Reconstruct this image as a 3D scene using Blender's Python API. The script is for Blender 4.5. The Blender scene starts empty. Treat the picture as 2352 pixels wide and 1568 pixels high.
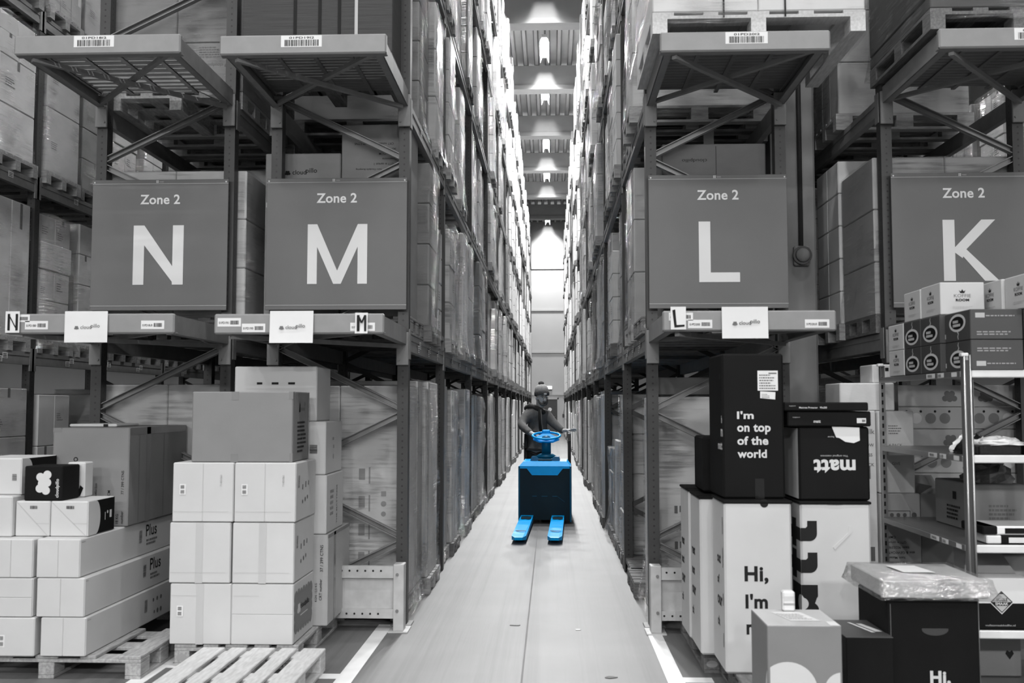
import bpy, math, random
from mathutils import Vector
random.seed(7)
S = bpy.context.scene
COL = S.collection
R = math.radians

# ------------------------------------------------------------------ camera
cam_d = bpy.data.cameras.new('camera')
cam = bpy.data.objects.new('camera', cam_d)
COL.objects.link(cam)
cam.location = (0, 0, 1.70)
cam.rotation_euler = (R(90 + 3.682), 0, R(2.236))
cam_d.sensor_width = 36.0
cam_d.lens = 36.0 * 2300 / 2352
cam_d.clip_end = 200
cam_d.dof.use_dof = True
cam_d.dof.focus_distance = 14.0
cam_d.dof.aperture_fstop = 3.5
S.camera = cam

# ------------------------------------------------------------------ view
S.view_settings.view_transform = 'Standard'
S.view_settings.look = 'None'
S.view_settings.gamma = 1.0
S.view_settings.use_curve_mapping = False
S.view_settings.exposure = -0.06
S.cycles.max_bounces = 5
S.cycles.diffuse_bounces = 4
S.cycles.glossy_bounces = 2
S.cycles.transparent_max_bounces = 10
S.cycles.transmission_bounces = 2
S.cycles.caustics_reflective = False
S.cycles.caustics_refractive = False
S.cycles.sample_clamp_indirect = 3.0
S.cycles.use_adaptive_sampling = True
S.cycles.adaptive_threshold = .02
S.cycles.use_denoising = True

w = bpy.data.worlds.new('world')
S.world = w
w.use_nodes = True
w.node_tree.nodes['Background'].inputs[0].default_value = (1, 1, 1, 1)
w.node_tree.nodes['Background'].inputs[1].default_value = 0.02

# lamp powers (fixtures built further down carry these)
P_POINT = 650.0      # their bare tubes shining sideways
P_AISLE = 1080.0      # linear lamps over the aisles
P_FILL = 1350.0      # fill tubes added low behind the camera
P_CROSS = 650.0      # linear lamps over the cross aisle
P_SIDE = 80.0
P_STEEP = 290.0     # lamps right in front of the racks       # linear lamps over the neighbouring aisles

# ------------------------------------------------------------------ helpers
def tag(o, label=None, cat=None, group=None, kind=None):
    if label: o['label'] = label
    if cat: o['category'] = cat
    if group: o['group'] = group
    if kind: o['kind'] = kind
    return o

def thing(name, label, cat, loc=(0, 0, 0), rz=0.0, group=None):
    o = bpy.data.objects.new(name, None)
    o.empty_display_size = 0.1
    COL.objects.link(o)
    o.location = loc
    o.rotation_euler = (0, 0, rz)
    return tag(o, label, cat, group)

class MB:
    """collects polygons of one mesh"""
    def __init__(s):
        s.v = []; s.f = []; s.sm = []; s.uv = {}
    def poly(s, pts, smooth=False, uv=None):
        i = len(s.v); s.v += [tuple(p) for p in pts]
        if uv: s.uv[len(s.f)] = uv
        s.f.append(list(range(i, i + len(pts)))); s.sm.append(smooth)
        return s
    def raw(s, vs, fs, smooth=False):
        i = len(s.v); s.v += [tuple(p) for p in vs]
        for f in fs:
            s.f.append([i + k for k in f]); s.sm.append(smooth)
        return s
    def box(s, x0, x1, y0, y1, z0, z1, M=None):
        vs = [(x, y, z) for z in (z0, z1) for y in (y0, y1) for x in (x0, x1)]
        if M: vs = [M(p) for p in vs]
        return s.raw(vs, [(0, 2, 3, 1), (4, 5, 7, 6), (0, 1, 5, 4), (1, 3, 7, 5), (3, 2, 6, 7), (2, 0, 4, 6)])
    def cbox(s, x0, x1, y0, y1, z0, z1, c=0.006, M=None):
        """box with chamfered edges"""
        c = min(c, (x1 - x0) * .45, (y1 - y0) * .45, (z1 - z0) * .45)
        vs = []; idx = {}
        X, Y, Z = (x0, x1), (y0, y1), (z0, z1)
        for a in (0, 1):
            for b in (0, 1):
                for d in (0, 1):
                    sx, sy, sz = (1, -1)[a], (1, -1)[b], (1, -1)[d]
                    for k, p in enumerate(((X[a], Y[b] + sy * c, Z[d] + sz * c), (X[a] + sx * c, Y[b], Z[d] + sz * c), (X[a] + sx * c, Y[b] + sy * c, Z[d]))):
                        idx[a, b, d, k] = len(vs); vs.append(p)
        if M: vs = [M(p) for p in vs]
        I = idx; fs = []
        def q(*k): fs.append([I[t] for t in k])
        q((0,0,0,0),(0,0,1,0),(0,1,1,0),(0,1,0,0)); q((1,0,0,0),(1,1,0,0),(1,1,1,0),(1,0,1,0))
        q((0,0,0,1),(1,0,0,1),(1,0,1,1),(0,0,1,1)); q((0,1,0,1),(0,1,1,1),(1,1,1,1),(1,1,0,1))
        q((0,0,0,2),(0,1,0,2),(1,1,0,2),(1,0,0,2)); q((0,0,1,2),(1,0,1,2),(1,1,1,2),(0,1,1,2))
        for d in (0, 1):
            for b in (0, 1): q((0,b,d,1),(1,b,d,1),(1,b,d,2),(0,b,d,2))
            for a in (0, 1): q((a,0,d,0),(a,1,d,0),(a,1,d,2),(a,0,d,2))
        for a in (0, 1):
            for b in (0, 1): q((a,b,0,0),(a,b,1,0),(a,b,1,1),(a,b,0,1))
        for a in (0, 1):
            for b in (0, 1):
                for d in (0, 1): q((a,b,d,0),(a,b,d,1),(a,b,d,2))
        return s.raw(vs, fs)
    def bar(s, p, q, wx, wz, up=(0, 0, 1), roll=0.0):
        """rectangular bar from p to q"""
        p, q = Vector(p), Vector(q)
        t = (q - p).normalized(); u = Vector(up)
        a = t.cross(u)
        if a.length < 1e-4: a = t.cross(Vector((1, 0, 0)))
        a.normalize(); b = a.cross(t).normalized()
        a, b = a * (wx / 2), b * (wz / 2)
        vs = [p - a - b, p + a - b, p + a + b, p - a + b, q - a - b, q + a - b, q + a + b, q - a + b]
        return s.raw(vs, [(0, 3, 2, 1), (4, 5, 6, 7), (0, 1, 5, 4), (1, 2, 6, 5), (2, 3, 7, 6), (3, 0, 4, 7)])
    def tube(s, pts, rad, n=10, cap=True, smooth=True):
        pts = [Vector(p) for p in pts]
        if not hasattr(rad, '__len__'): rad = [rad] * len(pts)
        rings = []
        i0 = len(s.v); ref = None
        for k, p in enumerate(pts):
            t = (pts[min(k + 1, len(pts) - 1)] - pts[max(k - 1, 0)]).normalized()
            if ref is None:
                ref = t.orthogonal().normalized()
            else:
                ref = (ref - t * ref.dot(t)).normalized()
            b = t.cross(ref)
            for j in range(n):
                a = 2 * math.pi * j / n
                s.v.append(tuple(p + (ref * math.cos(a) + b * math.sin(a)) * rad[k]))
        for k in range(len(pts) - 1):
            for j in range(n):
                j2 = (j + 1) % n
                s.f.append([i0 + k * n + j, i0 + k * n + j2, i0 + (k + 1) * n + j2, i0 + (k + 1) * n + j]); s.sm.append(smooth)
        if cap:
            s.f.append([i0 + j for j in reversed(range(n))]); s.sm.append(False)
            e = i0 + (len(pts) - 1) * n
            s.f.append([e + j for j in range(n)]); s.sm.append(False)
        return s
    def lathe(s, prof, c=(0, 0, 0), n=24, smooth=True):
        """prof: (radius, z) pairs round the z axis through c"""
        i0 = len(s.v)
        for r, z in prof:
            for j in range(n):
                a = 2 * math.pi * j / n
                s.v.append((c[0] + r * math.cos(a), c[1] + r * math.sin(a), c[2] + z))
        for k in range(len(prof) - 1):
            for j in range(n):
                j2 = (j + 1) % n
                s.f.append([i0 + k * n + j, i0 + k * n + j2, i0 + (k + 1) * n + j2, i0 + (k + 1) * n + j]); s.sm.append(smooth)
        s.f.append([i0 + j for j in reversed(range(n))]); s.sm.append(False)
        e = i0 + (len(prof) - 1) * n
        s.f.append([e + j for j in range(n)]); s.sm.append(False)
        return s
    def prism(s, poly, O, U, V, N, smooth=False):
        """2-D polygon on the plane O,U,V pushed along N (a vector)"""
        O, U, V, N = Vector(O), Vector(U), Vector(V), Vector(N)
        a = [O + U * x + V * y for x, y in poly]; b = [p + N for p in a]
        n = len(a)
        s.raw(a + b, [list(reversed(range(n))), list(range(n, 2 * n))] + [[i, (i + 1) % n, n + (i + 1) % n, n + i] for i in range(n)], smooth)
        return s
    def mesh(s, name, mat=None):
        me = bpy.data.meshes.new(name)
        me.from_pydata(s.v, [], s.f)
        me.polygons.foreach_set('use_smooth', s.sm)
        if s.uv:
            lay = me.uv_layers.new(name='UVMap')
            for fi, uv in s.uv.items():
                p = me.polygons[fi]
                for k, li in enumerate(p.loop_indices): lay.data[li].uv = uv[k]
        if mat: me.materials.append(mat)
        me.update()
        return me
    def build(s, name, mat, parent=None):
        return link(name, s.mesh(name, mat), parent)

def link(name, me, parent=None):
    o = bpy.data.objects.new(name, me)
    COL.objects.link(o)
    if parent is not None: o.parent = parent
    return o

KIDS = {}
def dup(root, loc=None, rz=None, label=None, group=None):
    """a copy of a thing with copies of its parts and sub-parts"""
    if not KIDS or root.name not in KIDS:
        KIDS.clear()
        for o in bpy.data.objects:
            if o.parent: KIDS.setdefault(o.parent.name, []).append(o)
        KIDS.setdefault(root.name, [])
    def rec(o, par):
        c = o.copy(); COL.objects.link(c)
        if par is not None: c.parent = par
        for ch in KIDS.get(o.name, []): rec(ch, c)
        return c
    c = rec(root, None)
    if loc is not None: c.location = loc
    if rz is not None: c.rotation_euler = (0, 0, rz)
    if label: c['label'] = label
    if group: c['group'] = group
    return c

# ------------------------------------------------------------------ materials
def lin(v):
    v /= 255.0
    return v / 12.92 if v <= .04045 else ((v + .055) / 1.055) ** 2.4

MATS = {}
def mat(name, c, rough=.7, var=.08, scale=6.0, bump=0.0, bscale=60.0, metal=0.0, spec=.5, coat=0.0, stretch=(1, 1, 1)):
    """painted or plain surface: colour c (grey value or rgb), mottled a little by noise"""
    m = bpy.data.materials.new(name); m.use_nodes = True
    nt = m.node_tree; n = nt.nodes; b = n['Principled BSDF']
    if not hasattr(c, '__len__'): c = (c, c, c)
    tc = n.new('ShaderNodeTexCoord'); mp = n.new('ShaderNodeMapping'); mp.inputs['Scale'].default_value = stretch
    oi = n.new('ShaderNodeObjectInfo'); ad = n.new('ShaderNodeVectorMath'); ad.operation = 'ADD'
    mu = n.new('ShaderNodeMath'); mu.operation = 'MULTIPLY'; mu.inputs[1].default_value = 37.0
    nt.links.new(oi.outputs['Random'], mu.inputs[0])
    nt.links.new(tc.outputs['Object'], ad.inputs[0]); nt.links.new(mu.outputs[0], ad.inputs[1])
    nt.links.new(ad.outputs[0], mp.inputs['Vector'])
    if var > 0:
        no = n.new('ShaderNodeTexNoise'); no.inputs['Scale'].default_value = scale; no.inputs['Detail'].default_value = 4
        nt.links.new(mp.outputs[0], no.inputs['Vector'])
        mr = n.new('ShaderNodeMapRange'); mr.inputs['From Min'].default_value = .3; mr.inputs['From Max'].default_value = .7
        mr.inputs['To Min'].default_value = 1 - var; mr.inputs['To Max'].default_value = 1 + var
        nt.links.new(no.outputs['Fac'], mr.inputs['Value'])
        mx = n.new('ShaderNodeVectorMath'); mx.operation = 'SCALE'; mx.inputs[0].default_value = c[:3]
        nt.links.new(mr.outputs[0], mx.inputs['Scale']); nt.links.new(mx.outputs[0], b.inputs['Base Color'])
    else:
        b.inputs['Base Color'].default_value = (*c[:3], 1)
    if bump > 0:
        nb = n.new('ShaderNodeTexNoise'); nb.inputs['Scale'].default_value = bscale; nb.inputs['Detail'].default_value = 3
        bp = n.new('ShaderNodeBump'); bp.inputs['Strength'].default_value = bump; bp.inputs['Distance'].default_value = .01
        nt.links.new(mp.outputs[0], nb.inputs['Vector']); nt.links.new(nb.outputs['Fac'], bp.inputs['Height'])
        nt.links.new(bp.outputs[0], b.inputs['Normal'])
    b.inputs['Roughness'].default_value = rough
    b.inputs['Metallic'].default_value = metal
    b.inputs['Specular IOR Level'].default_value = spec
    b.inputs['Coat Weight'].default_value = coat
    MATS[name] = m
    return m

WHITE = mat('white_carton', .53, .6, .04, 3, .05, 30)
BROWNM = mat('kraft_carton_mid', .15, .7, .08, 4, .06, 40, stretch=(1, 1, 2))
BROWN_SHADE = mat('kraft_carton_brown', .07, .75, .08, 4, .06, 40)  # kraft with the shade on the K end shelf load painted in
WHITE2 = mat('white_carton_dull', .66, .65, .06, 3, .05, 30)
BROWN = mat('kraft_carton', .42, .7, .07, 4, .06, 40, stretch=(1, 1, 2))
BROWN2 = mat('kraft_carton_dark', .22, .7, .08, 4, .06, 40, stretch=(1, 1, 2))
BROWN3 = mat('kraft_carton_light', .62, .7, .07, 4, .06, 40, stretch=(1, 1, 2))
GREYC = mat('grey_carton', .20, .75, .04, 5, .03, 60)
BLACKC = mat('black_carton', .008, .65, .12, 4, .03, 30, spec=.08)
TAPE = mat('packing_tape', .19, .25, .05, 3)
TAPEW = mat('clear_tape', .47, .25, .03, 3)
INK = mat('black_ink', .015, .7, 0, spec=.15)
INKG = mat('grey_ink', .12, .6, 0)
INKL = mat('faded_ink', .30, .6, 0)
PAPER = mat('white_paper', .68, .6, .03, 5, .04, 12)
WPRINT = mat('white_print', .58, .6, 0)
LPRINT = mat('light_grey_print', .42, .6, 0)
WOOD = mat('pallet_wood', .34, .8, .25, 7, .25, 30, stretch=(1.5, 8, 8))
WOODD = mat('old_pallet_wood', .15, .85, .3, 7, .25, 30, stretch=(1.5, 8, 8))
WOODN = mat('new_pallet_wood', .58, .75, .15, 7, .2, 30, stretch=(1.5, 8, 8))
STEEL = mat('dark_rack_steel', .04, .5, .1, 8)
BEAM = mat('painted_rack_beam', .20, .5, .12, 9, .05, 20)
BEAML = mat('light_painted_beam', .22, .45, .06, 9, .05, 20)
BRACE = mat('galvanised_brace', .20, .45, .1, 8, metal=.3)
GUARD = mat('guard_paint', .48, .5, .12, 10, .06, 25)
SIGN = mat('sign_grey', .115, .55, .03, 4)
SIGNW = mat('sign_white', .68, .5, .02, 4)
CHROME = mat('shelf_steel', .34, .36, .05, 10, metal=.85)
SHELFW = mat('shelf_edge_paint', .70, .4, .05, 8)
BAGW = mat('white_plastic_bag', .78, .25, .04, 6, .2, 14)
BAGB = mat('black_plastic_bag', .012, .18, .1, 6, .4, 22)
CONC = mat('concrete', .24, .8, .12, 2.5, .1, 25)
CONCL = mat('concrete_beam', .30, .8, .08, 1.5, .06, 18)
WALLM = mat('wall_panel', .42, .6, .03, .8)
WALLD = mat('wall_plinth', .42, .7, .05, .8)
DOORM = mat('door_grey', .035, .5, .05, 2)
DECKM = mat('roof_sheet', .36, .4, .1, 1.2, metal=.4)
BLUE = mat('truck_blue', (.0, .40, .92), .4, .05, 6, spec=.2)
NAVY = mat('truck_navy', (.0, .014, .024), .5, .1, 8, spec=.2)
BLUED = mat('truck_mid_blue', (.0, .10, .20), .45, .05, 8, spec=.25)
RUBBER = mat('black_rubber', .012, .7, .05, 8)
JACKET = mat('jacket_cloth', .10, .85, .15, 14, .5, 26)
JACKETD = mat('dark_cloth', .012, .85, .15, 14, .4, 26)
SKIN = mat('skin', .50, .55, .06, 20)
HATM = mat('knit_grey', .10, .95, .25, 60, .8, 90)
HATL = mat('knit_light', .42, .95, .2, 60, .8, 90)
LINEP = mat('floor_line_paint', .78, .6, .08, 5)
HOLE = mat('punched_hole', .008, .8, 0)

def holes_mat(name, c, pitch=.05, r=.0075, width=.08):
    """painted post with a row of punched holes (UV: metres across, metres along)"""
    m = mat(name, c, .5, .1, 8)
    nt = m.node_tree; n = nt.nodes; b = n['Principled BSDF']
    src = b.inputs['Base Color'].links[0].from_socket
    uv = n.new('ShaderNodeUVMap'); uv.uv_map = 'UVMap'
    sp = n.new('ShaderNodeSeparateXYZ'); nt.links.new(uv.outputs[0], sp.inputs[0])
    def M(op, a, bb):
        q = n.new('ShaderNodeMath'); q.operation = op
        for i, x in enumerate((a, bb)):
            if isinstance(x, (int, float)): q.inputs[i].default_value = x
            elif x is not None: nt.links.new(x, q.inputs[i])
        return q.outputs[0]
    fr = M('SUBTRACT', M('FRACT', M('DIVIDE', sp.outputs[1], pitch), None), .5)
    dv = M('MULTIPLY', fr, pitch)
    d2 = M('ADD', M('MULTIPLY', dv, dv), M('MULTIPLY', sp.outputs[0], sp.outputs[0]))
    ins = M('LESS_THAN', d2, r * r)
    mx = n.new('ShaderNodeMixRGB'); nt.links.new(ins, mx.inputs[0]); nt.links.new(src, mx.inputs[1])
    mx.inputs[2].default_value = (.004, .004, .004, 1)
    nt.links.new(mx.outputs[0], b.inputs['Base Color'])
    return m
POSTM = holes_mat('punched_post', .034)
POSTG = holes_mat('punched_shelf_post', .40, .035, .009)

def film_mat(name, base=.045, peak=.60, scl=(1.3, 1.3, 34), tilt=(.5, .35, 0), glow=.9):
    """stretch film: mostly clear, glossy where it bunches into bands"""
    m = bpy.data.materials.new(name); m.use_nodes = True
    nt = m.node_tree; n = nt.nodes
    for x in list(n): n.remove(x)
    out = n.new('ShaderNodeOutputMaterial'); mix = n.new('ShaderNodeMixShader')
    tr = n.new('ShaderNodeBsdfTransparent'); tr.inputs[0].default_value = (.93, .93, .93, 1)
    gl = n.new('ShaderNodeBsdfGlossy'); gl.inputs['Roughness'].default_value = .16; gl.inputs['Color'].default_value = (glow, glow, glow, 1)
    df = n.new('ShaderNodeBsdfDiffuse'); df.inputs['Color'].default_value = (.75, .75, .75, 1)
    m2 = n.new('ShaderNodeMixShader'); m2.inputs[0].default_value = .14
    tc = n.new('ShaderNodeTexCoord'); mp = n.new('ShaderNodeMapping')
    mp.inputs['Scale'].default_value = scl; mp.inputs['Rotation'].default_value = tilt
    oi = n.new('ShaderNodeObjectInfo'); ad = n.new('ShaderNodeVectorMath'); ad.operation = 'ADD'
    mu = n.new('ShaderNodeMath'); mu.operation = 'MULTIPLY'; mu.inputs[1].default_value = 23.0
    no = n.new('ShaderNodeTexNoise'); no.inputs['Scale'].default_value = 1.6; no.inputs['Detail'].default_value = 5; no.inputs['Roughness'].default_value = .65
    n2 = n.new('ShaderNodeTexNoise'); n2.inputs['Scale'].default_value = 3.0; n2.inputs['Detail'].default_value = 2
    ml = n.new('ShaderNodeMath'); ml.operation = 'MULTIPLY'
    mr = n.new('ShaderNodeMapRange'); mr.inputs['From Min'].default_value = .25; mr.inputs['From Max'].default_value = .42
    mr.inputs['To Min'].default_value = base; mr.inputs['To Max'].default_value = peak
    bp = n.new('ShaderNodeBump'); bp.inputs['Strength'].default_value = 1.0; bp.inputs['Distance'].default_value = .05
    L = nt.links.new
    L(oi.outputs['Random'], mu.inputs[0]); L(tc.outputs['Object'], ad.inputs[0]); L(mu.outputs[0], ad.inputs[1])
    L(ad.outputs[0], mp.inputs[0]); L(mp.outputs[0], no.inputs['Vector']); L(ad.outputs[0], n2.inputs['Vector'])
    L(no.outputs['Fac'], ml.inputs[0]); L(n2.outputs['Fac'], ml.inputs[1]); L(ml.outputs[0], mr.inputs['Value'])
    mp2 = n.new('ShaderNodeMapping'); mp2.inputs['Scale'].default_value = (5, 5, 17); mp2.inputs['Rotation'].default_value = (.9, .5, .2)
    n3 = n.new('ShaderNodeTexNoise'); n3.inputs['Scale'].default_value = 1.7; n3.inputs['Detail'].default_value = 4; n3.inputs['Distortion'].default_value = .6
    L(ad.outputs[0], mp2.inputs[0]); L(mp2.outputs[0], n3.inputs['Vector'])
    sm = n.new('ShaderNodeMath'); sm.operation = 'ADD'; L(n3.outputs['Fac'], sm.inputs[0]); L(no.outputs['Fac'], sm.inputs[1])
    L(sm.outputs[0], bp.inputs['Height']); L(bp.outputs[0], gl.inputs['Normal']); L(bp.outputs[0], df.inputs['Normal'])
    L(gl.outputs[0], m2.inputs[1]); L(df.outputs[0], m2.inputs[2])
    L(mr.outputs[0], mix.inputs[0]); L(tr.outputs[0], mix.inputs[1]); L(m2.outputs[0], mix.inputs[2])
    L(mix.outputs[0], out.inputs[0])
    return m
FILM = film_mat('stretch_film')
FILMH = film_mat('heavy_stretch_film', .16, .8)

def emit_mat(name, s):
    m = bpy.data.materials.new(name); m.use_nodes = True
    b = m.node_tree.nodes['Principled BSDF']
    b.inputs['Base Color'].default_value = (.9, .9, .9, 1)
    b.inputs['Emission Color'].default_value = (1, 1, 1, 1); b.inputs['Emission Strength'].default_value = s
    return m
GLOWM = emit_mat('lamp_diffuser', 12.0)
EXITM = emit_mat('lit_exit_sign', 3.0)

# ------------------------------------------------------------------ writing and marks
_TXT = {}
def text_polys(s, bold=0.0):
    """outline of a text in the built-in font, normalised: (verts, faces, width, height)"""
    k = (s, bold)
    if k in _TXT: return _TXT[k]
    cu = bpy.data.curves.new('t', 'FONT'); cu.body = s; cu.size = 1.0; cu.offset = bold; cu.resolution_u = 4
    if bold: cu.space_character = 1.0 + bold * 1.6
    o = bpy.data.objects.new('t', cu); COL.objects.link(o)
    dg = bpy.context.evaluated_depsgraph_get(); dg.update()
    me = bpy.data.meshes.new_from_object(o.evaluated_get(dg))
    vs = [(v.co.x, v.co.y) for v in me.vertices]; fs = [list(p.vertices) for p in me.polygons]
    bpy.data.objects.remove(o); bpy.data.curves.remove(cu); bpy.data.meshes.remove(me)
    if not vs: vs = [(0, 0), (.1, 0), (0, .1)]; fs = [[0, 1, 2]]
    x0 = min(v[0] for v in vs); x1 = max(v[0] for v in vs); y0 = min(v[1] for v in vs); y1 = max(v[1] for v in vs)
    _TXT[k] = ([(x - x0, y - y0) for x, y in vs], fs, max(x1 - x0, 1e-3), max(y1 - y0, 1e-3))
    return _TXT[k]

EPS = .0012
class Face:
    """a plane of a thing: origin, u and v directions, outward normal; u and v in metres"""
    def __init__(s, O, U, V):
        s.O, s.U, s.V = Vector(O), Vector(U).normalized(), Vector(V).normalized(); s.N = s.U.cross(s.V)
    def p(s, u, v, e=EPS): return s.O + s.U * u + s.V * v + s.N * e

def faces(wd, dp, h, c=0.0):
    """front, right, left, top, back faces of a box thing centred on its base"""
    return {'f': Face((-wd/2, -dp/2, 0), (1, 0, 0), (0, 0, 1)), 'r': Face((wd/2, -dp/2, 0), (0, 1, 0), (0, 0, 1)),
            'l': Face((-wd/2, dp/2, 0), (0, -1, 0), (0, 0, 1)), 't': Face((-wd/2, -dp/2, h), (1, 0, 0), (0, 1, 0)),
            'b': Face((wd/2, dp/2, 0), (-1, 0, 0), (0, 0, 1))}

def write(par, F, s, u, v, wd=None, h=None, m=None, bold=0.0, rot=0, name='lettering', e=EPS, label=None):
    """text in the box that starts at u,v; rot in quarter turns counter-clockwise"""
    vs, fs, tw, th = text_polys(s, bold)
    if h is None: k = wd / tw; kx = ky = k
    elif wd is None: kx = ky = h / th
    else: kx, ky = wd / tw, h / th
    W, H = tw * kx, th * ky
    mb = MB(); pts = []
    for x, y in vs:
        x, y = x * kx, y * ky
        if rot == 1: x, y = H - y, x
        elif rot == 2: x, y = W - x, H - y
        elif rot == 3: x, y = y, W - x
        pts.append(F.p(u + x, v + y, e))
    mb.raw(pts, fs)
    o = mb.build(name, m or INK, par)
    if label: o['label'] = label
    return o

def marks(par, F, polys, m, name='print', e=EPS, label=None):
    mb = MB()
    for i, pl in enumerate(polys): mb.poly([F.p(u, v, e + .00008 * (i % 30)) for u, v in pl])
    o = mb.build(name, m, par)
    if label: o['label'] = label
    return o

def rect(u, v, wd, h): return [(u, v), (u + wd, v), (u + wd, v + h), (u, v + h)]
def circ(u, v, r, n=20): return [(u + r * math.cos(2 * math.pi * i / n), v + r * math.sin(2 * math.pi * i / n)) for i in range(n)]
def bars(u, v, wd, h, seed=1, vert=False):
    rnd = random.Random(seed); out = []; x = 0
    L = h if vert else wd
    while x < L * .97:
        b = rnd.choice((.012, .02, .032)) * L; b = min(b, L - x)
        out.append(rect(u, v + x, wd, b) if vert else rect(u + x, v, b, h))
        x += b + rnd.choice((.012, .018, .026)) * L
    return out
def lines(u, v, wd, h, n, seed=1, fill=.55):
    """rows of unreadably small printing"""
    rnd = random.Random(seed); out = []
    for i in range(n):
        y = v + h * (n - 1 - i) / n; x = 0; end = wd * rnd.uniform(.55, 1)
        while x < end:
            k = rnd.uniform(.05, .14) * wd
            out.append(rect(u + x, y, min(k, end - x) if end - x > .01 * wd else .01 * wd, h / n * fill)); x += k + .03 * wd
    return out
def clover(u, v, r):
    """five overlapping lobes: a small cloud mark"""
    return [circ(u - r * .95, v - r * .55, r * .62), circ(u + r * .95, v - r * .55, r * .62), circ(u, v - r * .6, r * .7),
            circ(u - r * .5, v + r * .45, r * .62), circ(u + r * .5, v + r * .45, r * .62)]
def brand(par, F, u, v, wd, m=None, rot=0):
    """cloud mark and the word set partly raised, like the sheets in the hall"""
    m = m or INK
    if rot == 0:
        marks(par, F, clover(u + wd * .10, v + wd * .055, wd * .058), m, 'logo')
        write(par, F, 'cloud', u + wd * .25, v, wd=wd * .42, m=m, bold=.012)
        write(par, F, 'pillo', u + wd * .66, v + wd * .005, wd=wd * .34, m=m, bold=.012)
    elif rot == 2:
        marks(par, F, clover(u + wd * .90, v + wd * .055, wd * .058), m, 'logo')
        write(par, F, 'cloudpillo', u, v, wd=wd * .75, m=m, bold=.012, rot=2)
    else:
        marks(par, F, clover(u + wd * .06, v + wd * .10, wd * .058), m, 'logo')
        write(par, F, 'cloudpillo', u, v + wd * .25, wd=wd * .75, m=m, bold=.012, rot=1)

def sticker(par, F, u, v, wd, h, s=None, seed=1, kind='h', name='barcode_label', e=EPS):
    """white label with bars (and a code when it can be read)"""
    o = marks(par, F, [rect(u, v, wd, h)], PAPER, name, e)
    e2 = e + .0010
    if kind == 'h':            # code above the bars
        mb = MB()
        for pl in bars(u + wd * .09, v + h * .07, wd * .83, h * .55, seed): mb.poly([F.p(a, b, e2) for a, b in pl])
        q = mb.build('barcode_print', INK, o)
        if s: write(o, F, s, u + wd * .20, v + h * .70, wd=wd * .61, h=h * .19, m=INK, bold=.015, e=e2, name='lettering')
    elif kind == 's':          # code beside the bars
        mb = MB()
        for pl in bars(u + wd * .55, v + h * .24, wd * .37, h * .46, seed): mb.poly([F.p(a, b, e2) for a, b in pl])
        mb.build('barcode_print', INK, o)
        if s: write(o, F, s, u + wd * .06, v + h * .30, wd=wd * .43, h=h * .28, m=INK, bold=.015, e=e2, name='lettering')
    else:
        mb = MB()
        for pl in bars(u + wd * .15, v + h * .1, wd * .6, h * .34, seed, True) + bars(u + wd * .15, v + h * .56, wd * .6, h * .34, seed + 1, True):
            mb.poly([F.p(a, b, e2) for a, b in pl])
        mb.build('barcode_print', INKG, o)
    return o

# ================================================================== the hall
Y0 = 7.85                                        # plane of the rack ends
FRAMES = [Y0, 10.45] + [10.45 + 3.6 * k for k in range(1, 14)]
ROW_M = (-2.24, -1.125); ROW_N = (-3.67, -2.54); ROW_O = (-6.65, -5.545)
ROW_L = (.75, 1.85); ROW_K = (2.59, 3.69); ROW_J = (5.57, 6.67)
LEVELS = [2.27, 4.13, 5.98, 7.83, 9.68]
WALL_Y = 64.0
AX = -.1875                                      # middle of the central aisle

def struct(name, mb, m):
    return tag(mb.build(name, m), kind='structure')

FLOORM = mat('floor_concrete', .15, .55, .10, 1.2, .05, 30, stretch=(2.2, .10, 1))
def floor_detail():
    nt = FLOORM.node_tree; n = nt.nodes; b = n['Principled BSDF']
    src = b.inputs['Base Color'].links[0].from_socket
    tc = n.new('ShaderNodeTexCoord'); no = n.new('ShaderNodeTexNoise'); no.inputs['Scale'].default_value = 1.1; no.inputs['Detail'].default_value = 8
    nt.links.new(tc.outputs['Object'], no.inputs['Vector'])
    mr = n.new('ShaderNodeMapRange'); mr.inputs['From Min'].default_value = .35; mr.inputs['From Max'].default_value = .65
    mr.inputs['To Min'].default_value = .90; mr.inputs['To Max'].default_value = 1.06
    nt.links.new(no.outputs['Fac'], mr.inputs['Value'])
    # rubber-darkened wheel tracks along the aisle
    mp = n.new('ShaderNodeMapping'); mp.inputs['Scale'].default_value = (3.4, .04, 1)
    nt.links.new(tc.outputs['Object'], mp.inputs[0])
    n2 = n.new('ShaderNodeTexNoise'); n2.inputs['Scale'].default_value = 1.6; n2.inputs['Detail'].default_value = 6; n2.inputs['Roughness'].default_value = .6
    nt.links.new(mp.outputs[0], n2.inputs['Vector'])
    m2 = n.new('ShaderNodeMapRange'); m2.inputs['From Min'].default_value = .50; m2.inputs['From Max'].default_value = .70
    m2.inputs['To Min'].default_value = 1.0; m2.inputs['To Max'].default_value = .66
    nt.links.new(n2.outputs['Fac'], m2.inputs['Value'])
    mu = n.new('ShaderNodeMath'); mu.operation = 'MULTIPLY'
    nt.links.new(mr.outputs[0], mu.inputs[0]); nt.links.new(m2.outputs[0], mu.inputs[1])
    sc = n.new('ShaderNodeVectorMath'); sc.operation = 'SCALE'
    nt.links.new(src, sc.inputs[0]); nt.links.new(mu.outputs[0], sc.inputs['Scale']); nt.links.new(sc.outputs[0], b.inputs['Base Color'])
floor_detail()
struct('floor', MB().box(-14, 14, -20, WALL_Y + .3, -.2, 0), FLOORM)
struct('floor_joint', MB().box(AX - .006, AX + .006, 0, WALL_Y, 0, .0012), mat('joint_filler', .16, .8, .1, 3))
lm = MB()
lm.box(-1.345, -1.235, 4.4, 7.88, 0, .002); lm.box(-1.60, -1.345, 6.33, 6.44, 0, .002)
struct('floor_marking', lm, LINEP)
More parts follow.
